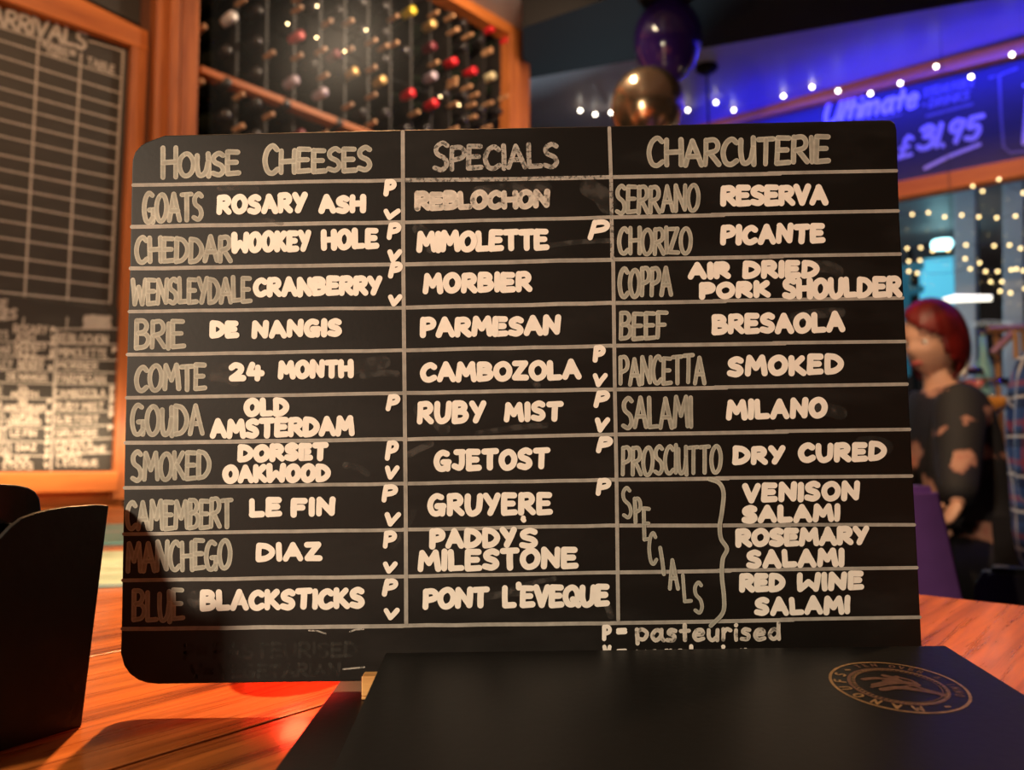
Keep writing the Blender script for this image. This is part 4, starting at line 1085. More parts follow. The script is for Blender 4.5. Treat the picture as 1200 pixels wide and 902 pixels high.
# front edge rests on the wallet
drop = .0155
fl = Vector((A0.x - .0, .394 - .209, TZ + .0135)); fr_ = Vector((A1.x, .394 - .209, TZ + .0135))
cm = empty('crested_menu', (0.08, .30, TZ + .0125))
tag(cm, 'black menu folder with a round gold crest, leaning on the stand before the board', 'menu')
menu_n = (back_r - back_l).cross(back_l - fl).normalized()
if menu_n.z < 0: menu_n = -menu_n
def slab(name, tl, tr_, br_, bl_, t, m_, parent, bevel=.0006, lift=0.0):
    bm = bmesh.new()
    top = [bm.verts.new(p + menu_n * lift) for p in (tl, tr_, br_, bl_)]
    bot = [bm.verts.new(p + menu_n * (lift - t)) for p in (tl, tr_, br_, bl_)]
    bm.faces.new(top); bm.faces.new(bot[::-1])
    for i in range(4):
        j = (i + 1) % 4; bm.faces.new((top[i], top[j], bot[j], bot[i]))
    bmesh.ops.recalc_face_normals(bm, faces=bm.faces)
    bmesh.ops.bevel(bm, geom=list(bm.edges), offset=bevel, segments=2, affect='EDGES')
    return from_bm(name, bm, m_, parent)
slab('front_cover', back_l, back_r, fr_, fl, .0012, M['folder'], cm, .0004)
slab('back_cover', back_l + Vector((.0008, 0, 0)), back_r - Vector((.0008, 0, 0)), fr_, fl, .0010, M['black'], cm, .0003, -.0013)
P_MENU = Plane(back_l, menu_n)
# crest drawn in the menu's own plane
ctr = P_MENU.at(1052, 803.5)
ex = (back_r - back_l).normalized(); ey = (back_l - fl).normalized()
rad = (P_MENU.at(1135, 812) - P_MENU.at(969, 795)).length / 2
yaw = R(0)
def crest_pt(x, y, off):
    return ctr + ex * (x * rad) + ey * (y * rad) + menu_n * (off * 1.0 + .0001)
crest = empty('crest', ctr); crest.parent = cm; crest.matrix_parent_inverse = parent_inv(cm)
def ring(r, w, m_, name='crest_ring'):
    ik = Ink(); pts = [(r * math.cos(2 * math.pi * k / 72), r * math.sin(2 * math.pi * k / 72)) for k in range(73)]
    ik.stroke(pts, w); ik.build(name, crest_pt, 0, m_, crest)
ring(.975, .045, M['gold']); ring(.70, .05, M['copper']); ring(.62, .02, M['copper'])
def arc_text(s, a0, a1, r, h, w, m_):
    ik = Ink(); n = len(s)
    for i, ch in enumerate(s):
        if ch == ' ': continue
        a = R(a0 + (a1 - a0) * (i / max(n - 1, 1)))
        cx_, cy_ = r * math.cos(a), r * math.sin(a)
        u = Vector((math.sin(a), -math.cos(a))); v = Vector((math.cos(a), math.sin(a)))
        gw, stt = G[ch]
        for kind, pts in stt:
            pp = pts if kind == 'L' else catmull(pts, 4, kind == 'O')
            ik.stroke([Vector((cx_, cy_)) + u * (p[0] - gw / 2) * h * .9 + v * (p[1] - .5) * h for p in pp], w)
    ik.build('crest_lettering', crest_pt, 0.00002, m_, crest)
arc_text('MANOUFS', 262, 146, .84, .15, .036, M['gold'])
arc_text('TEN OVER & INNO', 108, -28, .84, .11, .026, M['copper'])
ik = Ink()
for a in (128, 292): ik.stroke([(.84 * math.cos(R(a)), .84 * math.sin(R(a))), (.84 * math.cos(R(a)) + .01, .84 * math.sin(R(a)))], .05)
ik.build('crest_dot', crest_pt, 0.00002, M['gold'], crest)
ik = Ink()
for k in range(60):
    a = 2 * math.pi * k / 60
    ik.stroke([(.66 * math.cos(a), .66 * math.sin(a)), (.665 * math.cos(a), .665 * math.sin(a))], .02)
ik.build('crest_beading', crest_pt, 0.00002, M['gold'], crest)['kind'] = 'stuff'
# beast-like emblem of free brush shapes
ik = Ink()
for pts, w in (([(-.42, .26), (-.2, .3), (0, .26), (.16, .34)], .09), ([(-.34, .02), (-.1, .1), (.14, .12), (.3, .02)], .14), ([(-.3, -.14), (-.05, -.08), (.2, -.16), (.44, -.3), (.5, -.36)], .12),
               ([(.16, .12), (.3, -.1), (.48, -.3)], .06), ([(-.02, .4), (.08, .3), (.14, .14)], .1), ([(-.12, .18), (.1, .2)], .08), ([(-.36, -.02), (-.44, -.06)], .06), ([(.05, -.05), (.2, -.02)], .05), ([(.2, .3), (.3, .2), (.34, .08)], .05)):
    ik.stroke(catmull(pts, 5), w)
ik.build('crest_emblem', crest_pt, 0.00002, M['copper'], crest)

# ---------------------------------------------------------------- black caddy at the left
cd = empty('black_caddy', (-0.26, 0.38, TZ))
tag(cd, 'black table caddy with scooped side panels standing left of the cheese board', 'caddy')
pb = P_TABLE.at(96, 851); pa = P_TABLE.at(0, 881)
dirn = (pa - pb).normalized()
nrm = Vector((-dirn.y, dirn.x, 0))
if nrm.y > 0: nrm = -nrm
P_CD = Plane(pb, nrm)
panel_px = [(96, 851), (128, 592), (112, 591), (80, 593.5), (58, 597), (42, 601), (26, 607), (12, 618), (0, 631), (-50, 650), (-110, 655), (-180, 632), (-260, 600), (-275, 967), (0, 881)]  # stretch beyond view lengthened and raised to shade the table
prism_px('side_panel', panel_px, P_CD, -0.004, 0.0, M['caddy'], cd, 0.0008, 2)
P_CD2 = Plane(pb - nrm * 0.050, nrm)
prism_px('side_panel', [(45, 800), (49, 600), (47, 584), (42, 576), (34, 571), (20, 568), (0, 567), (-90, 566), (-96, 860)], P_CD2, -0.004, 0.0, M['caddy'], cd, 0.0008, 2)
e1 = P_CD.at(97, 840); 
def pane_between(p_lo, p_hi, depth, name):
    bm = bmesh.new()
    n_ = -nrm
    q = [p_lo, p_hi, p_hi + n_ * depth, p_lo + n_ * depth]
    off = dirn * 0.0035
    a = [bm.verts.new(v) for v in q]; b_ = [bm.verts.new(v + off) for v in q]
    bm.faces.new(a); bm.faces.new(b_[::-1])
    for i in range(4):
        j = (i + 1) % 4; bm.faces.new((a[i], a[j], b_[j], b_[i]))
    return from_bm(name, bm, M['caddy'], cd)
pt_ = P_CD.at(124, 612)
pane_between(pb + dirn * .014 - nrm * .0045, Vector((pb.x, pb.y, pt_.z)) + dirn * .014 - nrm * .0045, 0.045, 'end_panel')
pane_between(pb + dirn * .12 - nrm * .0045, Vector((pb.x, pb.y, pt_.z)) + dirn * .12 - nrm * .0045, 0.045, 'end_panel')
bm = bmesh.new()
q = [pb + dirn * .01 - nrm * .0045, pb + dirn * .118 - nrm * .0045, pb + dirn * .118 - nrm * .048, pb + dirn * .01 - nrm * .048]
a = [bm.verts.new(v + Vector((0, 0, .0005))) for v in q]; b_ = [bm.verts.new(v + Vector((0, 0, .005))) for v in q]
bm.faces.new(a); bm.faces.new(b_[::-1])
for i in range(4):
    j = (i + 1) % 4; bm.faces.new((a[i], a[j], b_[j], b_[i]))
from_bm('base_board', bm, M['caddy'], cd)
# curled black card standing inside the caddy
card = tube('rolled_napkin', [P_CD2.at(78, 700, .010), P_CD2.at(88, 596, .010)], .010, M['black'], None, 16)
tag(card, 'rolled black napkin poking over the back of the caddy', 'napkin')

# ---------------------------------------------------------------- teal leaflets on the table behind
def leaflet(name, poly, label, m_, stripe):
    root = empty(name, P_TABLE.at(*poly[0])); tag(root, label, 'leaflet', 'teal leaflets on the table')
    prism_px('sheet', poly, P_TABLE, 0.0003, 0.004, m_, root, 0.0005)
    ik = Ink()
    for p in stripe: ik.stroke(p, 1.4)
    ik.build('lettering', P_TABLE, 0.0042, M['wallchalk'], root)
M['tealcard'] = mat('teal_card', (0.16, 0.42, 0.36), 0.4, 0, 0.2, 25)
M['tealcard2'] = mat('teal_grey_card', (0.30, 0.44, 0.37), 0.4, 0, 0.3, 20)
leaflet('leaflet', [(40, 687), (210, 681), (205, 643), (60, 648)], 'grey-teal leaflet with white scribble, nearer of the two behind the caddy', M['tealcard2'],
        [[(110, 660), (122, 658), (130, 661), (140, 658)], [(112, 664), (124, 662), (140, 664)], [(116, 672), (138, 671)]])
leaflet('leaflet', [(70, 637), (205, 633), (202, 612), (80, 615)], 'teal leaflet with a pale heading, farther of the two behind the caddy', M['tealcard'],
        [[(124, 623), (134, 622.5), (141, 623)]])

# unseen red votive added behind the board to give the table its red glow
vt = empty('added_red_votive', (-0.14, 0.50, TZ)); tag(vt, 'unseen red glass candle added behind the cheese board for its red glow', 'candle')
M['redglass'] = mat('added_red_glass', (0.5, 0.01, 0.01), 0.2, emit=(1.0, 0.02, 0.01), estr=1.2)
lathe('added_votive_glass', [(0, .001), (.025, .001), (.03, .01), (.032, .06), (.030, .06), (.027, .012), (0, .01)], M['redglass'], vt, 24, Matrix.Translation(vt.location))
light('added_red_glow', 'POINT', (-0.125, 0.452, TZ + .03), 0.20, (1.0, 0.05, 0.02), 0.01)
# ================================================================== CUSTOMERS BY THE WINDOW
M['skin'] = mat('warm_skin', (0.62, 0.34, 0.22), 0.5, 0, 0.06, 12)
M['skin2'] = mat('pale_skin', (0.66, 0.40, 0.28), 0.5, 0, 0.06, 12)
M['hair_red'] = wood_mat('dark_red_hair', (0.010, 0.002, 0.002), (0.20, 0.010, 0.006), 0.45, (0.1, 0.1, 1), 1.0, 10, 0.3)
M['hair_brown'] = wood_mat('brown_hair', (0.02, 0.012, 0.008), (0.08, 0.045, 0.02), 0.5, (0, 0, 1), 2.0, 40)
M['lip'] = mat('lips', (0.45, 0.09, 0.08), 0.4)
M['eye'] = mat('eye_white', (0.7, 0.68, 0.62), 0.3)
M['iris'] = mat('dark_iris', (0.03, 0.015, 0.01), 0.2)
M['blackcloth'] = mat('black_cloth', (0.010, 0.009, 0.010), 0.8, 0, 0.2, 40, 0.2, 0.2)
# black cloth printed with pink roses
def floral():
    m, nt, b = nodes('rose_printed_black_dress')
    N, L = nt.nodes, nt.links
    tc = N.new('ShaderNodeTexCoord')
    vz = N.new('ShaderNodeTexVoronoi'); vz.inputs['Scale'].default_value = 9.0
    wv = N.new('ShaderNodeTexNoise'); wv.inputs['Scale'].default_value = 16; wv.inputs['Detail'].default_value = 3
    mx = N.new('ShaderNodeMixRGB'); mx.inputs[0].default_value = 0.10
    L.new(tc.outputs['Object'], wv.inputs['Vector']); L.new(tc.outputs['Object'], mx.inputs[1]); L.new(wv.outputs['Color'], mx.inputs[2])
    L.new(mx.outputs[0], vz.inputs['Vector'])
    r1 = N.new('ShaderNodeValToRGB'); e = r1.color_ramp.elements
    e[0].position = 0.0; e[0].color = (0.45, 0.12, 0.09, 1)
    e.new(0.22).color = (0.50, 0.26, 0.17, 1)
    e.new(0.32).color = (0.30, 0.13, 0.09, 1)
    e.new(0.36).color = (0.012, 0.010, 0.011, 1)
    e[-1].position = 1.0; e[-1].color = (0.010, 0.009, 0.010, 1)
    L.new(vz.outputs['Distance'], r1.inputs['Fac'])
    sp = N.new('ShaderNodeSeparateColor'); L.new(vz.outputs['Color'], sp.inputs[0])
    th = N.new('ShaderNodeMath'); th.operation = 'GREATER_THAN'; th.inputs[1].default_value = 0.42; L.new(sp.outputs[0], th.inputs[0])
    m2 = N.new('ShaderNodeMixRGB'); m2.inputs[1].default_value = (0.010, 0.009, 0.010, 1)
    L.new(th.outputs[0], m2.inputs[0]); L.new(r1.outputs[0], m2.inputs[2])
    L.new(m2.outputs[0], b.inputs['Base Color']); b.inputs['Roughness'].default_value = 0.75
    return m
M['floral'] = floral()
def plaid():
    m, nt, b = nodes('blue_red_plaid_shirt')
    N, L = nt.nodes, nt.links
    tc = N.new('ShaderNodeTexCoord'); sp = N.new('ShaderNodeSeparateXYZ'); L.new(tc.outputs['Object'], sp.inputs[0])
    def band(src, freq, ph, thr):
        a = N.new('ShaderNodeMath'); a.operation = 'MULTIPLY_ADD'; a.inputs[1].default_value = freq; a.inputs[2].default_value = ph; L.new(src, a.inputs[0])
        f = N.new('ShaderNodeMath'); f.operation = 'FRACT'; L.new(a.outputs[0], f.inputs[0])
        g = N.new('ShaderNodeMath'); g.operation = 'LESS_THAN'; g.inputs[1].default_value = thr; L.new(f.outputs[0], g.inputs[0]); return g.outputs[0]
    def mix(base, col, fac, k):
        f = N.new('ShaderNodeMath'); f.operation = 'MULTIPLY'; f.inputs[1].default_value = k; L.new(fac, f.inputs[0])
        x = N.new('ShaderNodeMixRGB'); x.inputs[2].default_value = (*col, 1); L.new(f.outputs[0], x.inputs[0])
        if isinstance(base, tuple): x.inputs[1].default_value = (*base, 1)
        else: L.new(base, x.inputs[1])
        return x.outputs[0]
    diag = N.new('ShaderNodeMath'); diag.operation = 'ADD'; L.new(sp.outputs['X'], diag.inputs[0]); L.new(sp.outputs['Y'], diag.inputs[1])
    c = mix((0.03, 0.08, 0.26), (0.40, 0.05, 0.05), band(diag.outputs[0], 12, 0.2, 0.14), .6)
    c = mix(c, (0.005, 0.008, 0.03), band(sp.outputs['Z'], 12, 0.0, 0.45), .65)
    c = mix(c, (0.40, 0.05, 0.05), band(sp.outputs['Z'], 12, 0.45, 0.16), .55)
    c = mix(c, (0.75, 0.72, 0.68), band(sp.outputs['Z'], 12, 0.75, 0.07), .8)
    c = mix(c, (0.75, 0.72, 0.68), band(diag.outputs[0], 12, 0.6, 0.09), .75)
    L.new(c, b.inputs['Base Color']); b.inputs['Roughness'].default_value = 0.8
    return m
M['plaid'] = plaid()

def skin_mesh(name, verts, edges, radii, mat_, parent, root=0, sub=2):
    me = bpy.data.meshes.new(name)
    me.from_pydata([Vector(v) for v in verts], edges, [])
    o = link_mesh(name, me, mat_, parent)
    md = o.modifiers.new('skin', 'SKIN'); md.use_smooth_shade = True
    sv = me.skin_vertices[0].data
    for i, r in enumerate(radii):
        rr = r if isinstance(r, tuple) else (r, r)
        sv[i].radius = rr; sv[i].use_root = (i == root)
    s = o.modifiers.new('sub', 'SUBSURF'); s.levels = sub; s.render_levels = sub
    return o

def make_head(root, c, yaw, pitch, skin, hair, bob=True):
    """c = centre of the skull; the face looks along +x before yaw; one deformed sphere"""
    M4 = Matrix.Translation(c) @ Matrix.Rotation(yaw, 4, 'Z') @ Matrix.Rotation(pitch, 4, 'Y')
    bm = bmesh.new(); bmesh.ops.create_uvsphere(bm, u_segments=40, v_segments=30, radius=1)
    for v in bm.verts:
        x, y, z = v.co
        # skull and jaw
        w = .076 * (1 - .26 * max(0, -z) ** 1.3)
        dx = .098 if x < 0 else .092
        X = x * dx * (1 - .18 * max(0, -z) if x < 0 else 1 - .06 * max(0, -z)); Y = y * w; Z = z * .118
        if x > 0.3:
            f = (x - .3) / .7
            X += .022 * math.exp(-((y / .16) ** 2 + ((z + .18) / .22) ** 2)) * f      # nose
            X += .008 * math.exp(-((y / .3) ** 2 + ((z + .52) / .12) ** 2)) * f       # mouth
            X += .012 * math.exp(-((y / .3) ** 2 + ((z + .82) / .16) ** 2)) * f       # chin
            for s in (-1, 1):
                X -= .012 * math.exp(-(((y - s * .38) / .18) ** 2 + ((z - .02) / .11) ** 2)) * f   # sockets
                X += .006 * math.exp(-(((y - s * .38) / .25) ** 2 + ((z - .2) / .07) ** 2)) * f    # brows
                X += .005 * math.exp(-(((y - s * .5) / .2) ** 2 + ((z + .25) / .16) ** 2)) * f     # cheeks
        v.co = (X, Y, Z)
    bm.transform(M4)
    hd = from_bm('head', bm, skin, root, True)
    def sub(name, f, mat_):
        bm = bmesh.new(); f(bm); bm.transform(M4); o = from_bm(name, bm, mat_, root, True); return o
    for s in (-1, 1):
        def eye(bm, s=s):
            bmesh.ops.create_uvsphere(bm, u_segments=12, v_segments=8, radius=.0115, matrix=Matrix.Translation((.0700, s * .029, .002)))
        def iris(bm, s=s):
            bmesh.ops.create_uvsphere(bm, u_segments=10, v_segments=8, radius=.0055, matrix=Matrix.Translation((.0768, s * .029, .002)))
        def brow(bm, s=s):
            add_tube(bm, [(.084, s * .014, .024), (.086, s * .028, .029), (.076, s * .044, .025)], .0028, 6)
        def ear(bm, s=s):
            bmesh.ops.create_uvsphere(bm, u_segments=14, v_segments=10, radius=1, matrix=Matrix.Translation((-.004, s * .074, -.008)) @ Matrix.Rotation(s * .35, 4, 'Z') @ Matrix.Diagonal((.017, .007, .031, 1)))
        sub('eye', eye, M['eye']); sub('iris', iris, M['iris']); sub('eyebrow', brow, hair); sub('ear', ear, skin)
    def mouth(bm):
        bmesh.ops.create_uvsphere(bm, u_segments=14, v_segments=8, radius=1, matrix=Matrix.Translation((.089, 0, -.060)) @ Matrix.Diagonal((.005, .022, .007, 1)))
    sub('mouth', mouth, M['lip'])
    # hair: a shell cut open over the face
    bm = bmesh.new(); bmesh.ops.create_uvsphere(bm, u_segments=56, v_segments=40, radius=1)
    kill = []
    for v in bm.verts:
        x, y, z = v.co
        lim = .30 if not bob else .46 - .5 * y * (1 if True else 0)
        face = x > .12 + .1 * (1 - abs(y)) and z < lim and (abs(y) < .93 if not bob else (-1.0 < y < .80))
        if (z < -.50 and not bob) or face: kill.append(v); continue
        if bob:
            k = max(0, -z)
            X = x * .112 * (1 + .10 * k); Y = y * (.094 + .014 * k); Z = z * .132 if z > 0 else z * .150
            th = math.atan2(y, x)
            q = 1 + .02 * math.sin(th * 22) + .012 * math.sin(th * 41 + 2)
            v.co = (X * q - .006, Y * q, Z + .004)
        else:
            v.co = (x * .106 - .004, y * .086, z * .128 + .004)
    bmesh.ops.delete(bm, geom=kill, context='VERTS')
    geom = bmesh.ops.solidify(bm, geom=list(bm.faces), thickness=.010)
    bm.transform(M4)
    from_bm('hair', bm, hair, root, True)
    return hd

def hand(root, wrist, fwd, palm_n, skin, side=1, curl=0.7, scale=1.0):
    """palm and five separate fingers as skinned chains"""
    f = Vector(fwd).normalized(); n = Vector(palm_n); n = (n - f * n.dot(f)).normalized(); u = f.cross(n) * side
    w = Vector(wrist); S = scale
    V = [w - f * .012 * S, w + f * .035 * S, w + f * .075 * S]; E = [(0, 1), (1, 2)]; Rr = [(.022 * S, .017 * S), (.036 * S, .014 * S), (.038 * S, .012 * S)]
    skin_mesh('palm', V, E, Rr, skin, root, 0, 2)
    for k, (off, ln) in enumerate(((-.030, .066), (-.010, .076), (.011, .072), (.030, .056))):
        p = w + f * .072 * S + u * off * S; pts = [p]; d = f.copy()
        for j, fr2 in enumerate((.45, .32, .23)):
            a = curl * (.5 + .35 * j)
            d2 = (f * math.cos(a * (j + 1) * .7) + n * math.sin(a * (j + 1) * .7)).normalized()
            pts.append(pts[-1] + d2 * ln * fr2 * S)
        skin_mesh('finger', pts, [(0, 1), (1, 2), (2, 3)], [.0095 * S, .009 * S, .0083 * S, .007 * S], skin, root, 0, 1)
    p = w + f * .022 * S - u * .026 * S
    pts = [p, p - u * .022 * S + f * .024 * S, p - u * .026 * S + f * .050 * S + n * .008 * S, p - u * .022 * S + f * .070 * S + n * .014 * S]
    skin_mesh('thumb', pts, [(0, 1), (1, 2), (2, 3)], [.012 * S, .0105 * S, .0095 * S, .008 * S], skin, root, 0, 1)

def P_d(px, py, d):
    """point at depth d (metres ahead of the lens) seen at photo point px, py"""
    r = ray(px, py); return ORI + r * (d / r.y)

# ---- woman with the red bob: seated, turned to the left, face three quarters towards us
WD0 = 2.40
hc = P_d(1092, 399, WD0)
wm = empty('person', (hc.x + .03, hc.y, 0.0))
tag(wm, 'person with a dark red bob in a black rose-printed dress, seated right of the board', 'person')
make_head(wm, hc, R(205), R(10), M['skin'], M['hair_red'])
nk = hc + Vector((.035, .02, -.105))
ch = hc + Vector((.045, .03, -.27))
wa = hc + Vector((.06, .03, -.50))
pv = Vector((hc.x + .14, hc.y + .02, .80))
shR = hc + Vector((.00, -.135, -.205)); shL = hc + Vector((.07, .19, -.205))
elR = P_d(1122, 545, WD0 - .20); elL = elR + Vector((.04, .44, .0))
wrR = P_d(1122, 592, WD0 - .30); wrL = wrR + Vector((-.05, .22, .05))
knR = pv + Vector((-.42, -.22, -.02)); knL = pv + Vector((-.46, -.02, -.02))
ftR = knR + Vector((.02, -.02, -.45)); ftL = knL + Vector((.02, 0, -.45))
toR = ftR + Vector((-.15, -.03, -.035)); toL = ftL + Vector((-.15, -.03, -.035))
Vv = [pv, wa, ch, nk + Vector((0, 0, -.03)), hc + Vector((0, 0, -.06)), shR, elR, wrR, shL, elL, wrL, pv + Vector((-.08, -.12, 0)), knR, ftR, toR, pv + Vector((-.08, .09, 0)), knL, ftL, toL]
Ev = [(0, 1), (1, 2), (2, 3), (3, 4), (2, 5), (5, 6), (6, 7), (2, 8), (8, 9), (9, 10), (0, 11), (11, 12), (12, 13), (13, 14), (0, 15), (15, 16), (16, 17), (17, 18)]
Rv = [.09, .08, .085, .052, .05, .055, .040, .026, .055, .040, .026, .09, .058, .036, .026, .09, .058, .036, .026]
skin_mesh('body', Vv, Ev, Rv, M['skin'], wm)
dn = [0, 1, 2, 3, 5, 6, 7, 8, 9, 10, 11, 12, 15, 16]
dv = [pv, wa, ch, ch + Vector((-.005, -.005, .085)), shR, elR, wrR.lerp(elR, .02), shL, elL, wrL.lerp(elL, .02), pv + Vector((-.08, -.12, 0)), knR, pv + Vector((-.08, .09, 0)), knL, pv + Vector((.12, -.02, .02))]
de = [(0, 1), (1, 2), (2, 3), (2, 4), (4, 5), (5, 6), (2, 7), (7, 8), (8, 9), (0, 10), (10, 11), (0, 12), (12, 13), (0, 14)]
dr = [.165, .145, .155, .075, .08, .066, .05, .075, .066, .05, .11, .085, .11, .085, .12]
skin_mesh('dress', dv, de, dr, M['floral'], wm)
hand(wm, wrR, Vector((-.5, .0, -.6)), (-.3, .5, -.5), M['skin'], 1, 1.1, .9)
hand(wm, wrL, (wrL - elL), (-.6, -.5, -.2), M['skin'], -1, .8)
for nm, a, b_ in (('shoe', ftR, toR), ('shoe', ftL, toL)):
    skin_mesh(nm, [a + Vector((.03, 0, -.03)), a + Vector((0, 0, -.035)), b_], [(0, 1), (1, 2)], [.036, .04, .030], M['blackcloth'], wm, 0, 1)

def dining_chair(name, x, y, rz, seat_z, top_z, m_, label, w=.46, wb=None):
    wb = wb or w
    root = empty(name, (x, y, 0), rz); tag(root, label, 'chair')
    def loc(bm):
        bm.transform(Matrix.Translation((x, y, 0)) @ Matrix.Rotation(rz, 4, 'Z'))
    bm = bmesh.new(); add_box(bm, (-w / 2, -w / 2, seat_z - .08), (w / 2, w / 2, seat_z)); bmesh.ops.bevel(bm, geom=list(bm.edges), offset=.02, segments=3, affect='EDGES'); loc(bm)
    from_bm('seat', bm, m_, root, False)
    bm = bmesh.new()
    n = 8; rings = []
    for i in range(n + 1):
        t = i / n; z = seat_z - .05 + (top_z - seat_z + .05) * t; yy = w / 2 - .02 + .10 * t * t
        ww = (w + (wb - w) * t) / 2 * (1 - .12 * max(0, t - .85) / .15)
        rings.append([bm.verts.new((-ww, yy, z)), bm.verts.new((ww, yy, z)), bm.verts.new((ww, yy + .06, z)), bm.verts.new((-ww, yy + .06, z))])
    for a, b_ in zip(rings, rings[1:]):
        for k in range(4): bm.faces.new((a[k], a[(k + 1) % 4], b_[(k + 1) % 4], b_[k]))
    bm.faces.new(rings[0]); bm.faces.new(rings[-1][::-1])
    bmesh.ops.recalc_face_normals(bm, faces=bm.faces)
    bmesh.ops.bevel(bm, geom=[e for e in bm.edges if len(e.link_faces) == 2 and e.calc_face_angle(0) > .6], offset=.012, segments=2, affect='EDGES'); loc(bm)
    from_bm('backrest', bm, m_, root)
    for sx_ in (-1, 1):
        for sy_ in (-1, 1):
            bm = bmesh.new(); add_tube(bm, [(sx_ * (w / 2 - .04), sy_ * (w / 2 - .04), seat_z - .08), (sx_ * (w / 2 - .015), sy_ * (w / 2 - .015), 0)], .018, 8, [.02, .014]); loc(bm)
            from_bm('leg', bm, M['wood_dark'], root, True)
    return root
M['purple'] = mat('purple_upholstery', (0.26, 0.10, 0.42), 0.7, 0, 0.08, 14)
M['blackup'] = mat('black_upholstery', (0.010, 0.009, 0.010), 0.6, 0, 0.1, 14)
pc = P_d(950, 566, 1.35)
dining_chair('dining_chair', pc.x, pc.y + .27, R(192), .66, pc.z, M['purple'], 'purple upholstered chair with its back to us, just right of the board', .58, .15)
dining_chair('dining_chair', pv.x + .06, pv.y + .02, R(-92), .68, .86, M['blackup'], 'black upholstered chair under the person in the rose-printed dress', .46)

# ---- person in plaid at the frame edge
sh_ = P_d(1215, 430, 1.70)
pm = empty('person', (sh_.x + .06, sh_.y, 0)); tag(pm, 'person in a blue and red plaid shirt, cut by the right frame edge', 'person')
b0 = Vector((sh_.x + .10, sh_.y, 0))
pelv = b0 + Vector((0, 0, .80)); wst = b0 + Vector((0, 0, 1.0)); chs = b0 + Vector((-.01, 0, 1.24)); nck = b0 + Vector((.05, .01, 1.42)); hdc = b0 + Vector((.10, .03, 1.57))
sL = b0 + Vector((-.13, -.10, 1.33)); eL = b0 + Vector((-.16, -.10, 1.06)); wL = b0 + Vector((.10, .14, 1.04))
sR = b0 + Vector((.12, .12, 1.33)); eR = b0 + Vector((.16, .18, 1.07)); wR = b0 + Vector((.26, .36, 1.05))
kL = pelv + Vector((.20, .34, -.02)); kR = pelv + Vector((.36, .20, -.02))
fL = kL + Vector((0, .02, -.66)); fR = kR + Vector((0, .02, -.66))
vv = [pelv, wst, chs, nck, hdc + Vector((0, 0, -.05)), sL, eL, wL, sR, eR, wR, kL, fL, fL + Vector((0, .14, -.05)), kR, fR, fR + Vector((0, .14, -.05))]
ee = [(0, 1), (1, 2), (2, 3), (3, 4), (2, 5), (5, 6), (6, 7), (2, 8), (8, 9), (9, 10), (0, 11), (11, 12), (12, 13), (0, 14), (14, 15), (15, 16)]
rr = [.14, .125, .14, .058, .055, .06, .045, .028, .06, .045, .028, .065, .04, .03, .065, .04, .03]
skin_mesh('body', vv, ee, rr, M['skin2'], pm)
skin_mesh('shirt', [pelv + Vector((0, 0, .03)), wst, chs, nck + Vector((0, 0, -.05)), sL, eL, wL.lerp(eL, .2), sR, eR, wR.lerp(eR, .2)], [(0, 1), (1, 2), (2, 3), (2, 4), (4, 5), (5, 6), (2, 7), (7, 8), (8, 9)],
          [.175, .155, .165, .085, .082, .066, .05, .082, .066, .05], M['plaid'], pm)
skin_mesh('trousers', [pelv + Vector((0, 0, .03)), kL, fL, kR, fR], [(0, 1), (1, 2), (0, 3), (3, 4)], [.185, .085, .062, .085, .062], M['blackcloth'], pm)
make_head(pm, hdc, R(100), 0, M['skin2'], M['hair_brown'], bob=False)
hand(pm, wL, (wL - eL), (.3, 0, -1), M['skin2'], 1, .6); hand(pm, wR, (wR - eR), (-.3, 0, -1), M['skin2'], -1, .6)
for f_ in (fL, fR):
    skin_mesh('shoe', [f_ + Vector((0, -.03, -.05)), f_ + Vector((0, .05, -.055)), f_ + Vector((0, .17, -.06))], [(0, 1), (1, 2)], [.05, .05, .04], M['blackcloth'], pm, 0, 1)
dining_chair('dining_chair', pelv.x + .0, pelv.y - .02, R(145), .66, .94, M['blackup'], 'black chair under the person in the plaid shirt', .44)

# ---- their table with drinks and food
TD = 2.78
tz2 = P_d(1150, 566, TD).z
tc_ = P_d(1200, 566, TD)
dt = empty('dining_table', (tc_.x, tc_.y, 0)); tag(dt, 'dark high table with glasses and food between the two customers', 'table')
bm = bmesh.new(); add_lathe(bm, [(0, tz2 - .035), (.34, tz2 - .035), (.35, tz2 - .02), (.34, tz2), (0, tz2)], 40, Matrix.Translation((tc_.x, tc_.y, 0)))
from_bm('tabletop', bm, M['wood_dark'], dt)
lathe('pedestal', [(0, 0), (.24, 0), (.24, .015), (.04, .05), (.035, tz2 - .06), (.12, tz2 - .036), (0, tz2 - .036)], M['beam'], dt, 20, Matrix.Translation((tc_.x, tc_.y, 0)))
def on_table(px, d):
    q = P_d(px, 560, d); return Vector((q.x, q.y, tz2 + .0005))
# wooden food crate
M['crate'] = wood_mat('brown_serving_crate', (0.20, 0.07, 0.02), (0.42, 0.16, 0.05), 0.5, (1, 0, 0), 10, 20)
q = on_table(1156, TD - .12)
cr = empty('serving_crate', q); tag(cr, 'brown wooden serving crate heaped with fruit, beside the rose-printed dress', 'crate')
cz = P_d(1156, 532, TD - .12).z
ch_ = cz - q.z
for lo_, hi_ in (((-.062, -.06, 0), (.062, -.052, ch_)), ((-.062, .052, 0), (.062, .06, ch_)), ((-.062, -.051, 0), (-.054, .051, ch_)), ((.054, -.051, 0), (.062, .051, ch_))):
    box('crate_board', lo_, hi_, M['crate'], cr, Matrix.Translation(q))
box('crate_bottom', (-.053, -.050, .0), (.053, .050, ch_ - .02), M['crate'], cr, Matrix.Translation(q))
M['lemon'] = mat('lemon_peel', (0.85, 0.48, 0.03), 0.45, 0, 0.1, 60, .3)
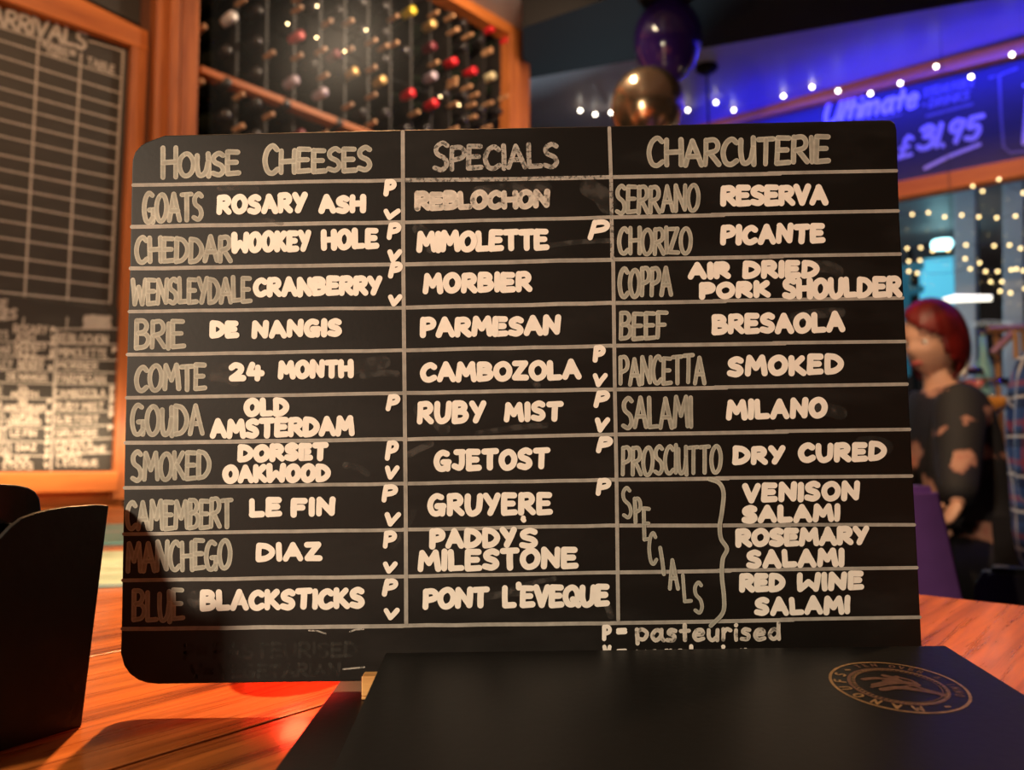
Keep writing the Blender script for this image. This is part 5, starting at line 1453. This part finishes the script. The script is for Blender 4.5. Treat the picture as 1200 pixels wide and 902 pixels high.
M['tomato'] = mat('tomato_red', (0.70, 0.04, 0.03), 0.25, 0, 0.1, 20)
M['leafg'] = mat('dark_leaf', (0.04, 0.09, 0.02), 0.5)
def fruit(name, px, py, d, r, m_, label, stretch=1.0):
    c = P_d(px, py, d); root = empty(name, (c.x, c.y, c.z - r)); tag(root, label, 'fruit')
    lathe('flesh', [(0, -r), (r * .5, -r * .86), (r * .87, -r * .5), (r, 0), (r * .87, r * .5), (r * .45, r * .9), (0, r * .96)], m_, root, 16, Matrix.Translation(c) @ Matrix.Rotation(.5, 4, 'X') @ Matrix.Diagonal((1, 1, stretch, 1)))
    lathe('stalk', [(0, r * .9), (.008, r * .93), (.003, r * 1.02), (0, r * 1.1)], M['leafg'], root, 6, Matrix.Translation(c) @ Matrix.Rotation(.5, 4, 'X') @ Matrix.Diagonal((1, 1, stretch, 1)))
dF = TD - .12
fruit('lemon', 1149, 511, dF, .022, M['lemon'], 'yellow lemon at the left of the serving crate', 1.25)
fruit('tomato', 1162, 512, dF + .01, .024, M['tomato'], 'bright red tomato on top of the serving crate')
fruit('tomato', 1149, 524, dF - .02, .022, M['tomato'], 'dark pink-red tomato low at the left end of the serving crate')
fruit('tomato', 1164, 525, dF - .02, .022, M['tomato'], 'red tomato low at the right end of the serving crate')
# drinks
M['clear'] = bpy.data.materials.new('drink_glass'); M['clear'].use_nodes = True
pb_ = M['clear'].node_tree.nodes['Principled BSDF']; pb_.inputs['Transmission Weight'].default_value = 1.0; pb_.inputs['Roughness'].default_value = 0.03; pb_.inputs['IOR'].default_value = 1.3; pb_.inputs['Base Color'].default_value = (.95, .97, 1, 1)
M['amber'] = mat('amber_drink', (0.80, 0.36, 0.05), 0.1, 0, 0.15, 30, 0, 0.6)
M['pinkd'] = mat('pink_drink', (0.75, 0.20, 0.17), 0.2, 0, 0.1, 30)
M['straw'] = mat('white_straw', (0.8, 0.8, 0.78), 0.4)
M['aqua'] = mat('pale_turquoise_bottle', (0.25, 0.55, 0.55), 0.2, 0, 0.1, 10)
def gin(px, py_b, d, rb, hb, label, liq, name='gin_glass'):
    """balloon glass; px, py_b = centre of the bowl"""
    c = P_d(px, py_b, d); z0 = tz2 + .001; root = empty(name, (c.x, c.y, z0)); tag(root, label, 'glass')
    T = Matrix.Translation((c.x, c.y, 0)); zc = c.z
    lathe('foot_and_stem', [(0, z0), (.036, z0), (.036, z0 + .002), (.006, z0 + .008), (.004, z0 + .03), (.004, zc - hb * .9), (.010, zc - hb * .8), (0, zc - hb * .78)], M['clear'], root, 20, T)
    lathe('bowl', [(.006, zc - hb * .8), (rb * .7, zc - hb * .5), (rb, zc), (rb * .96, zc + hb * .4), (rb * .84, zc + hb), (rb * .82, zc + hb), (rb * .94, zc + hb * .4), (rb * .97, zc), (rb * .67, zc - hb * .47), (0, zc - hb * .74)], M['clear'], root, 24, T)
    lathe('drink', [(0, zc - hb * .70), (rb * .60, zc - hb * .42), (rb * .93, zc - .002), (rb * .90, zc + hb * .1), (0, zc + hb * .1)], liq, root, 20, T)
    return root
gin(1157, 468, TD + .05, .085, .075, 'wide balloon glass of amber drink standing behind the serving crate', M['amber'])
g2 = gin(1134, 448, TD - .02, .058, .05, 'stemmed glass of pink drink with a white straw beside the red bob', M['pinkd'], 'cocktail_glass')
tube('straw', [P_d(1129, 442, TD - .02), P_d(1136, 418, TD - .02)], .010, M['straw'], g2, 10)
bt = P_d(1154, 440, TD + .2)
btr = empty('turquoise_bottle', (bt.x, bt.y, tz2)); tag(btr, 'slim pale turquoise bottle behind the glasses', 'bottle')
zt_ = P_d(1150, 393, TD + .2).z
lathe('bottle_body', [(0, tz2), (.030, tz2 + .002), (.033, tz2 + .02), (.033, zt_ - .13), (.014, zt_ - .07), (.013, zt_), (0, zt_)], M['aqua'], btr, 20, Matrix.Translation((bt.x, bt.y, 0)))
lathe('bottle_cap', [(.0, zt_ + .001), (.015, zt_ + .001), (.015, zt_ + .018), (0, zt_ + .018)], M['metal'], btr, 16, Matrix.Translation((bt.x, bt.y, 0)))
light('drinks_fill', 'POINT', (tc_.x - .12, tc_.y - .16, tz2 + .30), 1.6, WARM, 0.01)  # unseen fill added near the glasses to brighten the drinks
# trestle of pale timber behind
trs = empty('timber_trestle', P_d(1175, 600, 3.3) * 1.0)
trs.location.z = 0; tag(trs, 'pale timber trestle with a slanting brace in front of the window', 'trestle')
def bar(a, b_, d, r=.016):
    p0_, p1_ = P_d(*a, d), P_d(*b_, d)
    bm = bmesh.new(); add_tube(bm, [p0_, p1_], r, 4); from_bm('timber_bar', bm, M['wood_pale'], trs)
bar((1158, 386), (1200, 384), 3.20); bar((1163, 414), (1188, 389), 3.17); bar((1190, 388), (1191, 420), 3.14, .012)
p_ = P_d(1166, 388, 3.3); 
for px in (1167, 1199):
    p_ = P_d(px, 388, 3.23); bm = bmesh.new(); add_tube(bm, [p_, Vector((p_.x, p_.y, 0))], .013, 4); from_bm('timber_bar', bm, M['wood_pale'], trs)
